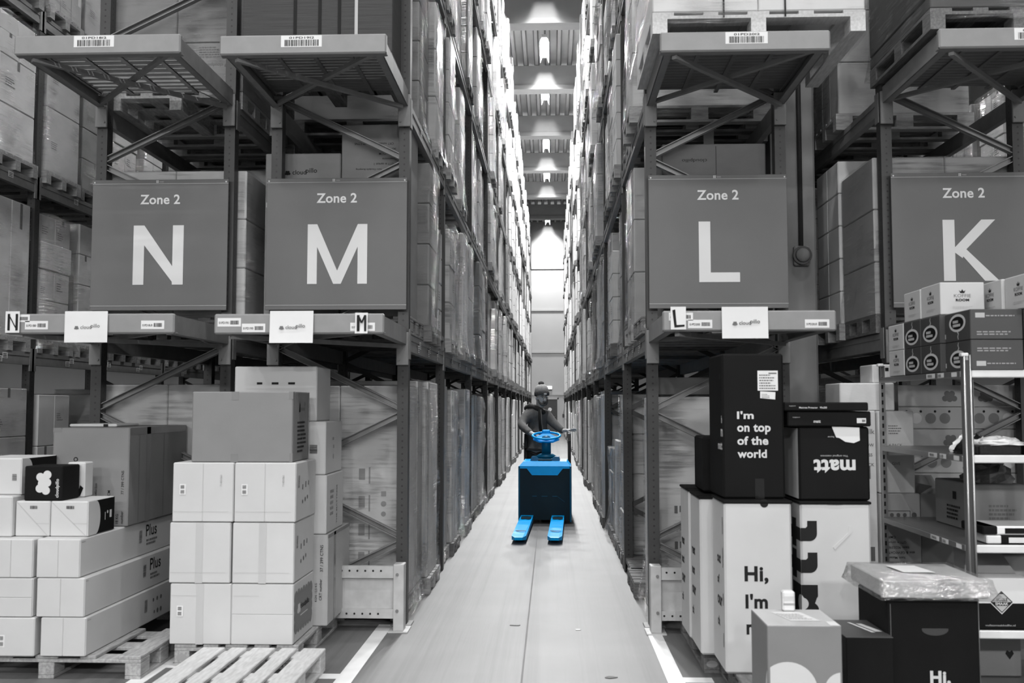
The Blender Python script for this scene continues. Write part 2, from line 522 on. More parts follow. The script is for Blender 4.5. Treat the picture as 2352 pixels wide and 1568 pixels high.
lm = MB(); lm.box(.715, .82, 4.4, 7.72, 0, .002); lm.box(.82, 1.0, 6.33, 6.44, 0, .002)
struct('floor_marking', lm, LINEP)
lm = MB(); lm.box(-2.62, -2.51, 4.4, 7.5, 0, .002); lm.box(-2.51, -2.3, 6.55, 6.66, 0, .002)
struct('floor_marking', lm, LINEP)

# far wall: panels with horizontal joints, a darker plinth, the door
wb = MB()
for z0, z1 in ((2.42, 5.12), (5.12, 7.82), (7.82, 10.52), (10.52, 13.6)):
    wb.box(-14, 14, WALL_Y, WALL_Y + .3, z0 + .03, z1 - .03)
wb.box(-14, 14, WALL_Y + .05, WALL_Y + .3, 2.4, 13.6)
struct('wall_back', wb, WALLM)
struct('wall_back_plinth', MB().box(-14, 14, WALL_Y - .04, WALL_Y + .3, 0, 2.42), WALLD)
tr = MB()
for z in (2.42, 5.12, 7.82, 10.52): tr.box(-14, 14, WALL_Y - .09, WALL_Y, z - .05, z + .05)
struct('trim_1', tr, WALLD)
d = struct('door_1', MB().box(-.52, .39, WALL_Y - .09, WALL_Y - .04, 0, 2.12), DOORM)
MB().box(-.60, -.52, WALL_Y - .12, WALL_Y - .04, 0, 2.22).box(.39, .47, WALL_Y - .12, WALL_Y - .04, 0, 2.22).box(-.60, .47, WALL_Y - .12, WALL_Y - .04, 2.12, 2.22).build('door_frame', WALLM, d)
fd = Face((-.52, WALL_Y - .09, 0), (1, 0, 0), (0, 0, 1))
ds = marks(d, fd, [circ(.44, 1.48, .12)], PAPER, 'round_sticker', .004, 'round white sticker')
MB().tube([(.27, WALL_Y - .09, 1.02), (.27, WALL_Y - .16, 1.02), (.15, WALL_Y - .16, 1.02)], .014, 8).build('door_handle', CHROME, d)
ex = thing('exit_sign', 'glowing white exit light box on the far wall above the door', 'exit sign', (-.13, WALL_Y - .12, 2.78))
MB().box(-.19, .19, -.05, .10, -.02, .19).build('sign_housing', WALLD, ex)
MB().cbox(-.18, .18, -.075, -.05, -.01, .18, .004).build('lit_panel', EXITM, ex)
cb = thing('wall_cable', 'dark cable drooping from a junction box to a switch on the far wall', 'cable', (.83, WALL_Y - .06, 1.0))
MB().box(-.02, .22, -.08, .02, 1.35, 1.55).build('junction_box', STEEL, cb)
MB().tube([(.08, -.03, 1.35), (-.02, -.04, 1.2), (.02, -.03, .9), (.0, -.03, .45), (-.06, -.03, .2)], .012, 6).build('cord', RUBBER, cb)
MB().cbox(-.12, 0, -.09, 0, .02, .2, .01).build('switch_box', STEEL, cb)

# side and rear walls, out of the picture but part of the hall
struct('wall_left', MB().box(-14.3, -14, -20, WALL_Y, 0, 13.6), WALLM)
struct('wall_right', MB().box(14, 14.3, -20, WALL_Y, 0, 13.6), WALLM)
struct('wall_front', MB().box(-14.3, 14.3, -20.3, -20, 0, 13.6), WALLM)

# roof: trapezoid steel sheet running along the aisle on concrete beams
rf = MB(); x = -14.2; prof = []
while x < 14.2:
    prof += [(x, 13.50), (x + .10, 13.50), (x + .14, 13.64), (x + .34, 13.64)]
    x += .38
for (xa, za), (xb, zb) in zip(prof, prof[1:]):
    rf.poly([(xa, -20, za), (xb, -20, zb), (xb, WALL_Y + .3, zb), (xa, WALL_Y + .3, za)])
rf.box(-14.3, 14.3, -20.3, WALL_Y + .3, 13.75, 13.9)
struct('ceiling', rf, DECKM)
for k in range(14):
    y = 28.1 + 6 * (k - 8)
    if y > WALL_Y - 1: continue
    bm_ = MB().box(-14, 14, y, y + .40, 12.78, 13.49).box(-14, 14, y - .08, y + .48, 12.63, 12.78)
    struct('ceiling_beam', bm_, CONCL)

# ------------------------------------------------------------------ lamps
def lamp_builder():
    """linear lamp: trough housing with two reflector wings, glowing strip, 1.5 m along y"""
    r = thing('ceiling_lamp', 'x', 'ceiling lamp', (0, 0, 13.12))
    h = MB()
    h.box(-.085, .085, -.95, .95, .012, .10)
    for s in (-1, 1):
        h.prism([(.078, .012), (.140, -.155), (.150, -.155), (.088, .012)] if s > 0 else [(-.078, .012), (-.088, .012), (-.150, -.155), (-.140, -.155)],
                (0, -.95, 0), (1, 0, 0), (0, 0, 1), (0, 1.90, 0))
    h.build('lamp_housing', SHELFW, r)
    MB().box(-.070, .070, -.75, .75, -.004, .010).build('lamp_diffuser', GLOWM, r)
    MB().tube([(0, -.5, .10), (0, -.5, .42)], .008, 6).tube([(0, .5, .10), (0, .5, .42)], .008, 6).build('hanger', STEEL, r)
    ld = bpy.data.lights.new('lamp_light', 'AREA'); ld.shape = 'RECTANGLE'; ld.size = .13; ld.size_y = 1.5
    ld.energy = P_AISLE
    lo = bpy.data.objects.new('lamp_light', ld); COL.objects.link(lo); lo.parent = r; lo.location = (0, 0, -.008)
    return r
LAMP = lamp_builder()
first_lamp = [True]
PT = bpy.data.lights.new('tube_light', 'POINT'); PT.energy = P_POINT; PT.shadow_soft_size = .04
PH = PT.copy(); PH.energy = P_FILL; PH.shadow_soft_size = .25
def tube_light(o, d_=None):
    t = bpy.data.objects.new('tube_light', d_ or PT); COL.objects.link(t); t.parent = o; t.location = (0, 0, -.03)
def lamp(x, y, p, label, rz=0):
    if first_lamp[0]:
        first_lamp[0] = False; o = LAMP; o.location = (x, y, 13.12); o.rotation_euler = (0, 0, rz); o['label'] = label; lo = [c for c in bpy.data.objects if c.parent == o and c.type == 'LIGHT'][0]
        lo.data.energy = p; o['group'] = 'linear ceiling lamps'
        LDATA[p] = lo.data
        return o
    o = dup(LAMP, (x, y, 13.12), rz, label, 'linear ceiling lamps')
    for c in bpy.data.objects:
        if c.parent == o and c.type == 'LIGHT':
            if p not in LDATA:
                LDATA[p] = c.data.copy(); LDATA[p].energy = p
            c.data = LDATA[p]
    return o
LDATA = {}
LATER = []
ORD = ['first', 'second', 'third', 'fourth', 'fifth', 'sixth', 'seventh', 'eighth', 'ninth', 'tenth', 'eleventh', 'twelfth']
for k, y in enumerate((31.4, 36.0, 43.1, 49.0, 61.0)):
    LATER.append(lamp(AX, y, P_AISLE * (.85 if k == 4 else 1), 'linear lamp under the roof of the central aisle, %s one in view from the front' % ORD[k]))
for k, y in enumerate((13.0, 19.0, 25.0)):
    LATER.append(lamp(AX, y, P_AISLE * (.3, 1, 1.1)[k], 'linear lamp high over the front of the central aisle, %s from the rack ends' % ORD[k]))
for r_, y in enumerate((-10.0, -4.0)):
    for c_, x in enumerate((-8.0, -3.5, 1.0, 5.5)):
        lamp(x, y, P_CROSS * (1.0 if r_ == 0 else .16), 'linear lamp over the open floor before the racks, %s row, %s lamp along it' % (('far', 'near')[r_], ORD[c_]))
FILL_LAMPS = []  # added row of low lamps, fills the rack fronts with light
for c_, x in enumerate((-10.5, -6.3, -2.1, 2.1, 6.3, 10.5)):
    o = lamp(x, -9.0, P_STEEP, 'linear lamp hung low over the loading floor, %s along its row' % ORD[c_])
    o.location.z = 6.5; FILL_LAMPS.append(o)
for c_, x in enumerate((-5.0, -1.6, 1.8, 5.2)):
    lamp(x, 3.2, P_STEEP, 'linear lamp set across the front of the racks, %s along the row' % ORD[c_], math.pi / 2)
for k, y in enumerate((11.0, 17.0, 24.0)):
    lamp(-4.6, y, P_SIDE, 'linear lamp over the aisle beside zone letter N, %s from the front' % ORD[k])
    lamp(4.63, y, P_SIDE, 'linear lamp over the aisle beside zone letter K, %s from the front' % ORD[k])

PE = PT.copy(); PE.energy = P_POINT * .7
for o in LATER: tube_light(o, PE if o.location.y > 60 else None)
for o in FILL_LAMPS: tube_light(o, PH)

# concrete column between rows L and K, with its conduit and round lamp
struct('column_1', MB().cbox(2.02, 2.42, 9.15, 9.75, 0, 13.5, .02), CONC)
cd = thing('wall_lamp', 'round bulkhead lamp at the foot of a conduit on the concrete column', 'lamp', (2.275, 9.15, 3.06))
MB().cbox(-.07, .07, -.05, 0, -.09, .09, .012).build('back_box', CONC, cd)
cm = MB(); cm.tube([(0, -.05, 0), (0, -.075, 0)], .085, 24, True, False); cm.build('lamp_ring', STEEL, cd)
MB().lathe([(.066, 0), (.06, .02), (.04, .035), (.012, .042)], n=20).build('glass_dome', CONC, cd)
bpy.data.objects['glass_dome'].rotation_euler = (R(90), 0, 0); bpy.data.objects['glass_dome'].location = (0, -.075, 0)
MB().tube([(0, -.02, .09), (0, -.02, 4.5)], .022, 10).build('conduit', STEEL, cd)

# ================================================================== pallet racks
LV = ['floor', 'first', 'second', 'third', 'fourth', 'fifth']

def post(mb, x, y, h, wx=.085, wy=.10):
    """C-shaped upright, punched on the face to the front and on both sides"""
    x0, x1, y0, y1 = x - wx/2, x + wx/2, y, y + wy
    a = wx/2
    mb.poly([(x0, y0, 0), (x1, y0, 0), (x1, y0, h), (x0, y0, h)], uv=[(-a, 0), (a, 0), (a, h), (-a, h)])
    for xx, s in ((x0, -1), (x1, 1)):
        q = [(xx, y0, 0), (xx, y1, 0), (xx, y1, h), (xx, y0, h)]; u = [(-wy/2, .02), (wy/2, .02), (wy/2, h + .02), (-wy/2, h + .02)]
        if s < 0: q = q[::-1]; u = u[::-1]
        mb.poly(q, uv=u)
    mb.poly([(x1, y1, 0), (x0, y1, 0), (x0, y1, h), (x1, y1, h)])
    mb.poly([(x0, y0, h), (x1, y0, h), (x1, y1, h), (x0, y1, h)])
    return mb

def rack(letter, row, side, label, bays, levels, rear_bays=2, top=11.6, marks_on=0):
    """side +1: the aisle lies on +x, -1: on -x"""
    x0, x1 = row
    r = thing('pallet_rack', label, 'pallet rack', ((x0 + x1) / 2, Y0, 0), group='pallet racks')
    hx = (x1 - x0) / 2 - .0425
    ax, bx = (hx, -hx) if side > 0 else (-hx, hx)
    for i in range(bays + 1):
        y = FRAMES[i] - Y0
        if i == 0:
            for x in (ax, bx):
                post(MB(), x, y, top).build('post', POSTM, r)
                f = MB().cbox(x - .08, x + .08, y - .03, y + .15, 0, .012, .003)
                f.build('foot_plate', BEAML, r)
            z = .66
            while z < 9:
                for za, zb in ((z, z - .5), (z, z + .5)):
                    b = MB()
                    p, q = (ax - side * .03, y + .05, za + (.03 if zb > za else -.03)), (bx + side * .03, y + .05, zb)
                    b.bar(p, q, .012, .05); b.bar((p[0], y + .028, p[2] + .022), (q[0], y + .028, q[2] + .022), .04, .006)
                    b.bar((p[0], y + .028, p[2] - .022), (q[0], y + .028, q[2] - .022), .04, .006)
                    b.build('brace', BRACE, r)
                z += 1.0
        else:
            mb = MB()
            post(mb, ax, y, top); post(mb, bx, y, top)
            z = .66
            while z < 11:
                mb.bar((ax, y + .05, z), (bx, y + .05, z + .5), .03, .045); mb.bar((ax, y + .05, z), (bx, y + .05, z - .5), .03, .045)
                z += 1.0
            mb.build('upright_frame', POSTM, r)
    for i in range(bays):
        ya, yb = FRAMES[i] - Y0 + .10, FRAMES[i + 1] - Y0
        for k, zt in enumerate(levels):
            for x, s in ([(ax, side), (bx, -side)] if i < rear_bays else [(ax, side)]):
                xo = x + s * .0425
                mb = MB()
                xa, xb = sorted((xo - s * .052, xo - s * .006))
                mb.box(xa, xb, ya, yb, zt - .135, zt)
                xa, xb = sorted((xo - s * .006, xo))
                mb.box(xa, xb, ya, yb, zt - .045, zt); mb.box(xa, xb, ya, yb, zt - .135, zt - .085)
                xa, xb = sorted((xo - s * .01, xo + s * .006))
                mb.box(xa, xb, ya - .07, ya + .012, zt - .20, zt + .04); mb.box(xa, xb, yb - .012, yb + .07, zt - .20, zt + .04)
                mb.build('beam', BEAM, r)
            if i < marks_on and k < 2:
                xo = ax + side * .0425
                F = Face((xo, ya, zt - .135), (0, 1, 0), (0, 0, 1)) if side > 0 else Face((xo, yb, zt - .135), (0, -1, 0), (0, 0, 1))
                L = yb - ya; pl = []; pr = []
                for t in (.22, .5, .78):
                    for dv, du in ((.05, 0), (.015, -.05 * (k == 0))):
                        if dv < .03 and k: continue
                        pl.append(rect(L * t + du * 2, dv, .10, .06))
                        for row_ in range(3): pr.append(rect(L * t + du * 2 + .012, dv + .01 + row_ * .016, .07, .006))
                o = marks(r, F, pl, PAPER, 'bay_label_print', .003)
                marks(r, F, pr, INK, 'bay_label_print', .0045)
    return r
RM = rack('M', ROW_M, 1, 'tall pallet rack behind the sign with letter M, beside the central aisle', 14, LEVELS, 3, marks_on=5)
RL = rack('L', ROW_L, -1, 'tall pallet rack behind the sign with letter L, beside the central aisle', 14, LEVELS, 3, marks_on=5)
RN = rack('N', ROW_N, -1, 'pallet rack behind the sign with letter N, back to back with the M rack', 3, LEVELS[:3], 3)
RK = rack('K', ROW_K, 1, 'pallet rack behind the sign with letter K, behind the concrete column', 3, LEVELS[:3], 3)
RO = rack('O', ROW_O, 1, 'pallet rack across the aisle from the N rack, at the picture edge', 4, LEVELS[:3], 1, marks_on=4)
RJ = rack('J', ROW_J, -1, 'far pallet rack seen through the K rack under its first shelf', 4, LEVELS[:2], 1)

# ------------------------------------------------------------------ shelves that stick out of the rack ends
def deck(mb, x0, x1, y0, y1, z, pitch, bar_):
    y = y0
    while y < y1 - bar_:
        mb.box(x0, x1, y, y + bar_, z - .018, z); y += pitch
    n = 4
    for k in range(n + 1):
        x = x0 + (x1 - x0) * k / n
        mb.box(max(x0, x - .015), min(x1, x + .015), y0, y1, z - .03, z - .015)
    return mb

def end_shelf(letter, row, zt, label, pitch, bar_, stick):
    x0, x1 = row; cx = (x0 + x1) / 2; yf = 6.6
    r = thing('end_shelf', label, 'rack end shelf', (cx, yf, zt - .135), group='shelves on the rack ends')
    hx = (x1 - x0) / 2 + .015; dy = Y0 - yf - .012
    fb = MB().cbox(-hx, hx, 0, .045, 0, .135, .01); fb.cbox(-hx, hx, .03, .075, 0, .012, .003)
    fb.build('front_beam', BEAML, r)
    for s in (-1, 1):
        a = MB(); xo = s * (hx - .03)
        xa, xb = sorted((xo - .004, xo + .004))
        a.box(xa, xb, .046, dy - .02, .004, .131)
        xa, xb = sorted((xo, xo - s * .055))
        a.box(xa, xb, .046, dy - .02, .004, .010); a.box(xa, xb, .046, dy - .02, .125, .131)
        a.build('side_arm', BEAM, r)
        b = MB().cbox(s * (hx - .058) - .048, s * (hx - .058) + .048, dy - .02, dy, -.16, .10, .004)
        for z in (-.12, .0, .06): b.tube([(s * (hx - .085), dy - .02, z), (s * (hx - .085), dy - .03, z)], .009, 8, True, False)
        b.build('bracket', BEAML, r)
    MB().bar((-hx + .07, dy - .06, .02), (hx - .10, .06, .02), .035, .03).build('cross_brace', BEAM, r)
    MB().bar((hx - .07, dy - .06, -.014), (-hx + .10, .06, -.014), .035, .03).build('cross_brace', BEAM, r)
    dk = deck(MB(), -hx + .05, hx - .05, .05, dy - .03, .128, pitch, bar_)
    if pitch > .08: deck(dk, -hx + .05, hx - .05, .05, dy - .03, .134, .0215, .007)
    dk.build('mesh_deck', GUARD if pitch > .08 else BRACE, r)  # N deck gets a paler finish, standing in for light coming through from above
    F = Face((-hx, 0, 0), (1, 0, 0), (0, 0, 1))
    for u, v, wd, h, s, kind in stick:
        sticker(r, F, u, v, wd, h, s, hash(s) % 97 if s else 5, kind)
    return r, F
END = {}
for L_, row, zu, zl in (('N', ROW_N, 4.24, 2.32), ('M', ROW_M, 4.22, 2.315), ('L', ROW_L, 4.20, 2.325), ('K', ROW_K, 4.20, 2.325)):
    code = {'N': '18', 'M': '19', 'L': '20', 'K': '21'}[L_]
    u0 = {'N': .42, 'M': .425, 'L': .435, 'K': .49}[L_]
    END[L_, 2] = end_shelf(L_, row, zu, 'upper grey end shelf over the sign with letter %s, bar code on its edge' % L_, .088 if L_ == 'N' else .062, .042 if L_ == 'N' else .052,
                           [(u0, .048, .28, .08, '01PD%sI2' % code, 'h')])
    st = {'N': [(.14, .03, .158, .057, '01PD18I0', 's'), (.935, .03, .158, .057, '01PD18U0', 's'), (.02, .08, .152, .05, '01PD18I1', 's')],
          'M': [(.025, .05, .158, .057, '01PD19I1', 's'), (.19, .012, .158, .057, '01PD19I0', 's'), (.92, .018, .165, .055, '01PD19U0', 's')],
          'L': [(.04, .07, .158, .052, '01PD20I1', 's'), (.165, .02, .158, .055, '01PD20I0', 's'), (.925, .02, .158, .055, '01PD20U0', 's')],
          'K': []}[L_]
    END[L_, 1] = end_shelf(L_, row, zl, 'lower grey end shelf under the sign with letter %s' % L_, .062, .052, st)

# ------------------------------------------------------------------ zone signs
def glyph(par, F, polys):
    return marks(par, F, polys, SIGNW, 'lettering', .0035, 'large white letter')
def zone_sign(L_, x0, x1, z0=2.455, z1=3.505):
    r = thing('zone_sign', 'dark grey square sign with large white letter %s under the words Zone 2' % L_, 'sign', ((x0 + x1) / 2, Y0 - .06, z0), group='zone signs on the rack ends')
    wd, h = x1 - x0, z1 - z0
    MB().cbox(-wd/2, wd/2, 0, .012, 0, h, .003).build('panel', SIGN, r)
    F = Face((-wd/2, 0, 0), (1, 0, 0), (0, 0, 1))
    write(r, F, 'Zone 2', wd * .5 - .16, h - .20, wd=.322, m=SIGNW, bold=.02, e=.0035, label='white heading')
    marks(r, F, [rect(0, .035, wd, .004), rect(0, h - .036, wd, .004)], LPRINT, 'border_line_print', .0035)
    q = .008
    marks(r, F, [rect(wd * .47 + dx * .011, h - .027 + dz * .011, q, q) for dx in (0, 1) for dz in (0, 1)], SIGNW, 'logo', .0035)
    marks(r, F, lines(wd * .495, h - .024, .05, .012, 1, 3, .8), INKL, 'small_print', .0035)
    for u in (.018, wd - .018):
        MB().tube([F.p(u, h - .022, 0), F.p(u, h - .022, .006)], .006, 10).build('screw', SIGNW, r)
    # letter, 0.475 m tall, hand-built strokes
    H = .475; v0 = .205; c = wd / 2
    if L_ == 'N':
        W_ = .405; t = .088; u = c - W_/2 - .005
        glyph(r, F, [[(u, v0), (u + t, v0), (u + t, v0 + H * .68), (u + t * .98, v0 + H), (u, v0 + H)], [(u + W_ - t, v0), (u + W_, v0), (u + W_, v0 + H), (u + W_ - t, v0 + H)],
                     [(u + t * .98, v0 + H), (u + t * .98, v0 + H * .67), (u + W_ - t * .80, v0), (u + W_ - t, v0 + H * .31)]])
    elif L_ == 'M':
        W_ = .475; t = .076; u = c - W_/2 + .01
        glyph(r, F, [rect(u, v0, t, H), rect(u + W_ - t, v0, t, H),
                     [(u + t, v0 + H), (u + t, v0 + H * .62), (u + W_/2 - .03, v0), (u + W_/2, v0 + .105)],
                     [(u + W_ - t, v0 + H), (u + W_/2, v0 + .105), (u + W_/2 + .03, v0), (u + W_ - t, v0 + H * .62)],
                     [(u + W_/2 - .03, v0), (u + W_/2 + .03, v0), (u + W_/2, v0 + .105)]])
    elif L_ == 'L':
        u = c - .15
        glyph(r, F, [rect(u, v0, .09, H), rect(u + .09, v0, .225, .075)])
    else:
        u = c - .165; t = .09
        glyph(r, F, [rect(u, v0, t, H), [(u + t, v0 + H * .55), (u + t, v0 + H * .46), (u + .145, v0 + H * .37), (u + .175, v0 + H * .515), (u + .40, v0 + H), (u + .295, v0 + H)],
                     [(u + t + .02, v0 + H * .50), (u + .31, v0), (u + .42, v0), (u + .175, v0 + H * .515)]])
    return r
zone_sign('N', -3.665, -2.565)
zone_sign('M', -2.255, -1.135)
zone_sign('L', .765, 1.84)
zone_sign('K', 2.64, 3.74)

# paper sheets and letter cards taped to the lower end shelves
def sheet(label, x0, x1, z0, z1, letter=None, sag=.0):
    wd, h = x1 - x0, z1 - z0
    r = thing('letter_card' if letter else 'paper_sign', label, 'paper sign', ((x0 + x1) / 2, 6.588, z0))
    mb = MB(); n = 8
    vs = []; 
    for j in range(n + 1):
        t = j / n; yy = -.004 - sag * (1 - t) ** 2
        vs += [(-wd/2, yy, h * t), (wd/2, yy, h * t)]
    vs2 = [(x, y + .0012, z) for x, y, z in vs]; k = len(vs)
    fs = [(2*j, 2*j+1, 2*j+3, 2*j+2) for j in range(n)] + [(k+2*j+1, k+2*j, k+2*j+2, k+2*j+3) for j in range(n)]
    fs += [(2*j, 2*j+2, k+2*j+2, k+2*j) for j in range(n)] + [(2*j+1, k+2*j+1, k+2*j+3, 2*j+3) for j in range(n)] + [(0, k, k+1, 1), (2*n, 2*n+1, k+2*n+1, k+2*n)]
    MB().raw(vs + vs2, fs).build('sheet', PAPER, r)
    F = Face((-wd/2, -.004 - sag, 0), (1, 0, 0), (0, 0, 1))
    if letter:
        t = .014; a, b, c_, d_ = wd * .16, wd * .90, h * .10, h * .88
        P = {'N': [rect(a, c_, t*1.2, d_ - c_), rect(b - t*1.2, c_, t*1.2, d_ - c_), [(a, d_), (a + t*.6, d_), (b, c_), (b - t*.6, c_)]],
             'M': [rect(a, c_, t*1.3, d_ - c_), rect(b - t, c_, t, d_ - c_), [(a, d_), (a + t, d_), ((a + b)/2 + t*.3, d_ * .62), ((a + b)/2 - t*.3, d_ * .55)], [(b - t, d_), (b, d_), ((a + b)/2 + t*.3, d_ * .55), ((a + b)/2 - t*.2, d_ * .62)]],
             'L': [[(a - .005, d_ - .005), (a + t, d_), (a + t*1.6, c_ + t), (a + t*.6, c_ - .002)], [(a + t*.6, c_ - .002), (b, c_ + .004), (b, c_ + t + .003), (a + t, c_ + t)]]}[letter]
        marks(r, F, P, INK, 'lettering', .002)
    else:
        brand(r, F, wd * .22, h * .43, wd * .60, INKG)
sheet('white sheet with a small cloud logo on the shelf under sign N', -3.265, -2.972, 2.125, 2.335)
sheet('white sheet with a small cloud logo on the shelf under sign M', -1.872, -1.58, 2.118, 2.332, sag=.012)
sheet('white sheet with a small cloud logo on the shelf under sign L', 1.118, 1.418, 2.14, 2.348, sag=.008)
sheet('small white card with hand-drawn N on the shelf under sign N', -3.672, -3.575, 2.192, 2.336, 'N')
sheet('small white card with hand-drawn M on the shelf under sign M', -1.30, -1.215, 2.18, 2.318, 'M', .01)
sheet('small white card with hand-drawn L on the shelf under sign L', .785, .885, 2.20, 2.35, 'L')

# ------------------------------------------------------------------ rack end guards on the floor
def guard(label, row, side):
    x0, x1 = row
    r = thing('rack_end_guard', label, 'rack guard', ((x0 + x1) / 2, 7.62, 0), group='rack end guards')
    hx = (x1 - x0) / 2 + .01
    for s in (side, -side):
        p = MB().cbox(s * (hx - .04) - .04, s * (hx - .04) + .04, 0, .12, .01, .505, .004)
        p.build('guard_post', GUARD, r)
        MB().cbox(s * (hx - .04) - .075, s * (hx - .04) + .075, -.03, .18, 0, .012, .002).build('base_plate', GUARD, r)
        for z in (.16, .43): MB().tube([(s * (hx - .05), 0, z), (s * (hx - .05), -.012, z)], .012, 6, True, False).build('bolt', BRACE, r)
    g = MB()
    g.box(-hx + .08, hx - .08, .045, .055, .16, .42); g.box(-hx + .08, hx - .08, .012, .05, .40, .49); g.box(-hx + .08, hx - .08, .012, .05, .10, .17)
    g.build('guard_rail', GUARD, r)
    F = Face((-hx, .012, 0), (1, 0, 0), (0, 0, 1)); h = []
    for k in range(int((2 * hx - .2) / .06)):
        h += [circ(.12 + k * .06, .455, .008, 10), circ(.10 + k * .06, .135, .008, 10)]
    marks(r, F, h, HOLE, 'hole_pattern', .001)
guard('low grey steel guard at the foot of the M rack end', ROW_M, 1)
guard('low grey steel guard at the foot of the L rack end', ROW_L, -1)

# ================================================================== pallets and loads
def pallet_mesh(wx, wy, slats=5):
    """euro pallet, boards along x, centred, bottom on z 0"""
    mb = MB(); hx, hy = wx / 2, wy / 2
    for y in (-hy + .05, 0, hy - .05):
        mb.box(-hx, hx, y - .05, y + .05, 0, .022)
        for x in (-hx + .0725, 0, hx - .0725): mb.box(x - .0725, x + .0725, y - .05, y + .05, .022, .100)
    for x in (-hx + .0725, 0, hx - .0725): mb.box(x - .0725, x + .0725, -hy, hy, .100, .122)
    ws = [.145, .10, .145, .10, .145]; gap = (wy - sum(ws)) / 4; y = -hy
    for k in range(5):
        mb.box(-hx, hx, y, y + ws[k], .122, .144); y += ws[k] + gap
    return mb
PAL_ME = {'w': pallet_mesh(1.2, .8).mesh('pallet', WOOD), 'd': pallet_mesh(1.2, .8).mesh('pallet', WOODD)}

def pallet_thing(label, x, y, z, along='y', m=None, wx=1.2, wy=.8, rz=0, group='wooden pallets', eu=True):
    """a pallet as a thing of its own, every board and block a part; boards run along 'y' or 'x'"""
    m = m or WOOD
    r = thing('wooden_pallet', label, 'pallet', (x, y, z), (math.pi / 2 if along == 'y' else 0) + rz, group)
    hx, hy = wx / 2, wy / 2
    for yy in (-hy + .05, 0, hy - .05):
        MB().cbox(-hx, hx, yy - .05, yy + .05, 0, .022, .003).build('bottom_board', m, r)
        for xx in (-hx + .0725, 0, hx - .0725):
            MB().cbox(xx - .0725, xx + .0725, yy - .05, yy + .05, .022, .100, .004).build('block', m, r)
    for xx in (-hx + .0725, 0, hx - .0725):
        MB().cbox(xx - .0725, xx + .0725, -hy, hy, .100, .122, .003).build('cross_board', m, r)
    ws = [.145, .10, .145, .10, .145]; gap = (wy - sum(ws)) / 4; yy = -hy
    for k in range(5):
        MB().cbox(-hx, hx, yy, yy + ws[k], .122, .144, .004).build('top_board', m, r); yy += ws[k] + gap
    if eu:
        for xx, s in ((-hx, -1), (hx, 1)):
            F = Face((xx, hy * s * -1, 0), (0, s, 0), (0, 0, 1))
            marks(r, F, [[(.05 + .036 * math.cos(a), .06 + .022 * math.sin(a)) for a in [math.pi * 2 * i / 20 for i in range(20)]]], INKL, 'brand_print', .001)
    return r

def film_mesh(dx, dy, z0, z1, seed=0, flare=.03, rough=.010, n=40, lev=11, mtl=None):
    rnd = random.Random(seed); mb = MB(); vs = []; fs = []
    hx, hy = dx / 2 + .012, dy / 2 + .012; rc = .04
    per = []
    # rounded rectangle, denser at the corners
    segs = [(-hx + rc, -hy, hx - rc, -hy), (hx, -hy + rc, hx, hy - rc), (hx - rc, hy, -hx + rc, hy), (-hx, hy - rc, -hx, -hy + rc)]
    for ax_, ay, bx, by in segs:
        for k in range(n // 4): t = k / (n // 4 - 1); per.append((ax_ + (bx - ax_) * t, ay + (by - ay) * t))
    m = len(per)
    ph = [rnd.uniform(0, 6.28) for _ in range(4)]
    for j in range(lev):
        t = j / (lev - 1); z = z0 + (z1 - z0) * t
        e = rough * math.sin(5 * t + ph[0]) + (flare * max(0, 1 - t * 7) if flare else 0)
        for i, (x, y) in enumerate(per):
            q = 1 + (e + rnd.uniform(-rough, rough) * (.3 + .7 * (j not in (0, lev - 1)))) / max(hx, .3)
            vs.append((x * max(q, 1.0), y * max(q, 1.0), z + rnd.uniform(-.008, .008)))
    for j in range(lev - 1):
        for i in range(m):
            i2 = (i + 1) % m
            fs.append((j*m + i, j*m + i2, (j+1)*m + i2, (j+1)*m + i))
    c = len(vs); vs.append((0, 0, z1 + .012))
    for i in range(m): fs.append(((lev-1)*m + i, (lev-1)*m + (i+1) % m, c))
    mb.raw(vs, fs, True)
    return mb.mesh('stretch_film', mtl or FILM)

def load(label, layers, cols, m, film=1, dx=1.14, dy=.78, jit=.0, pal='w', seed=0, prints=True, group=None, name='pallet_load', gap=.004, pmesh=None, mats=None):
    """a pallet with cartons; aisle face to +x. layers: heights from below, cols: cartons side by side along y"""
    rnd = random.Random(seed)
    r = thing(name, label, 'pallet load', (0, 0, 0), 0, group)
    link('pallet', pmesh or PAL_ME[pal], r)
    z = .145
    for k, h in enumerate(layers):
        n = cols[k % len(cols)] if hasattr(cols, '__len__') else cols
        wd = dy / n; off = rnd.uniform(-jit, jit); offy = rnd.uniform(-jit, jit) * .4
        for j in range(n):
            y0 = -dy / 2 + j * wd + gap / 2 + offy
            mm = mats[k % len(mats)] if mats else m
            c = MB().cbox(-dx / 2 + off, dx / 2 + off, y0, y0 + wd - gap, z, z + h - gap, .008).build('carton', mm, r)
            if prints and h > .2:
                F = Face((dx / 2 + off, y0, z), (0, 1, 0), (0, 0, 1))
                if rnd.random() < .6:
                    marks(c, F, lines(wd * .15, h * rnd.uniform(.2, .5), min(wd * .4, .2), rnd.uniform(.06, .11), 4, rnd.randint(0, 99), .4), INKL if m in (WHITE, WHITE2) else INKG, 'print')
                if rnd.random() < .35:
                    marks(c, F, [rect(wd * .62, h * .55, min(.1, wd * .25), min(.13, h * .3))], PAPER, 'label_print')
                if rnd.random() < .5:
                    marks(c, F, [rect(wd * .5 - .025, h * .80, .05, h * .19)], TAPE, 'tape')
        z += h
    if film:
        link('stretch_film', film_mesh(dx + 2 * jit, dy + jit * .4, .05, z, seed, .035, .014 if film == 1 else .03, mtl=FILM if film == 1 else FILMH), r)
    return r

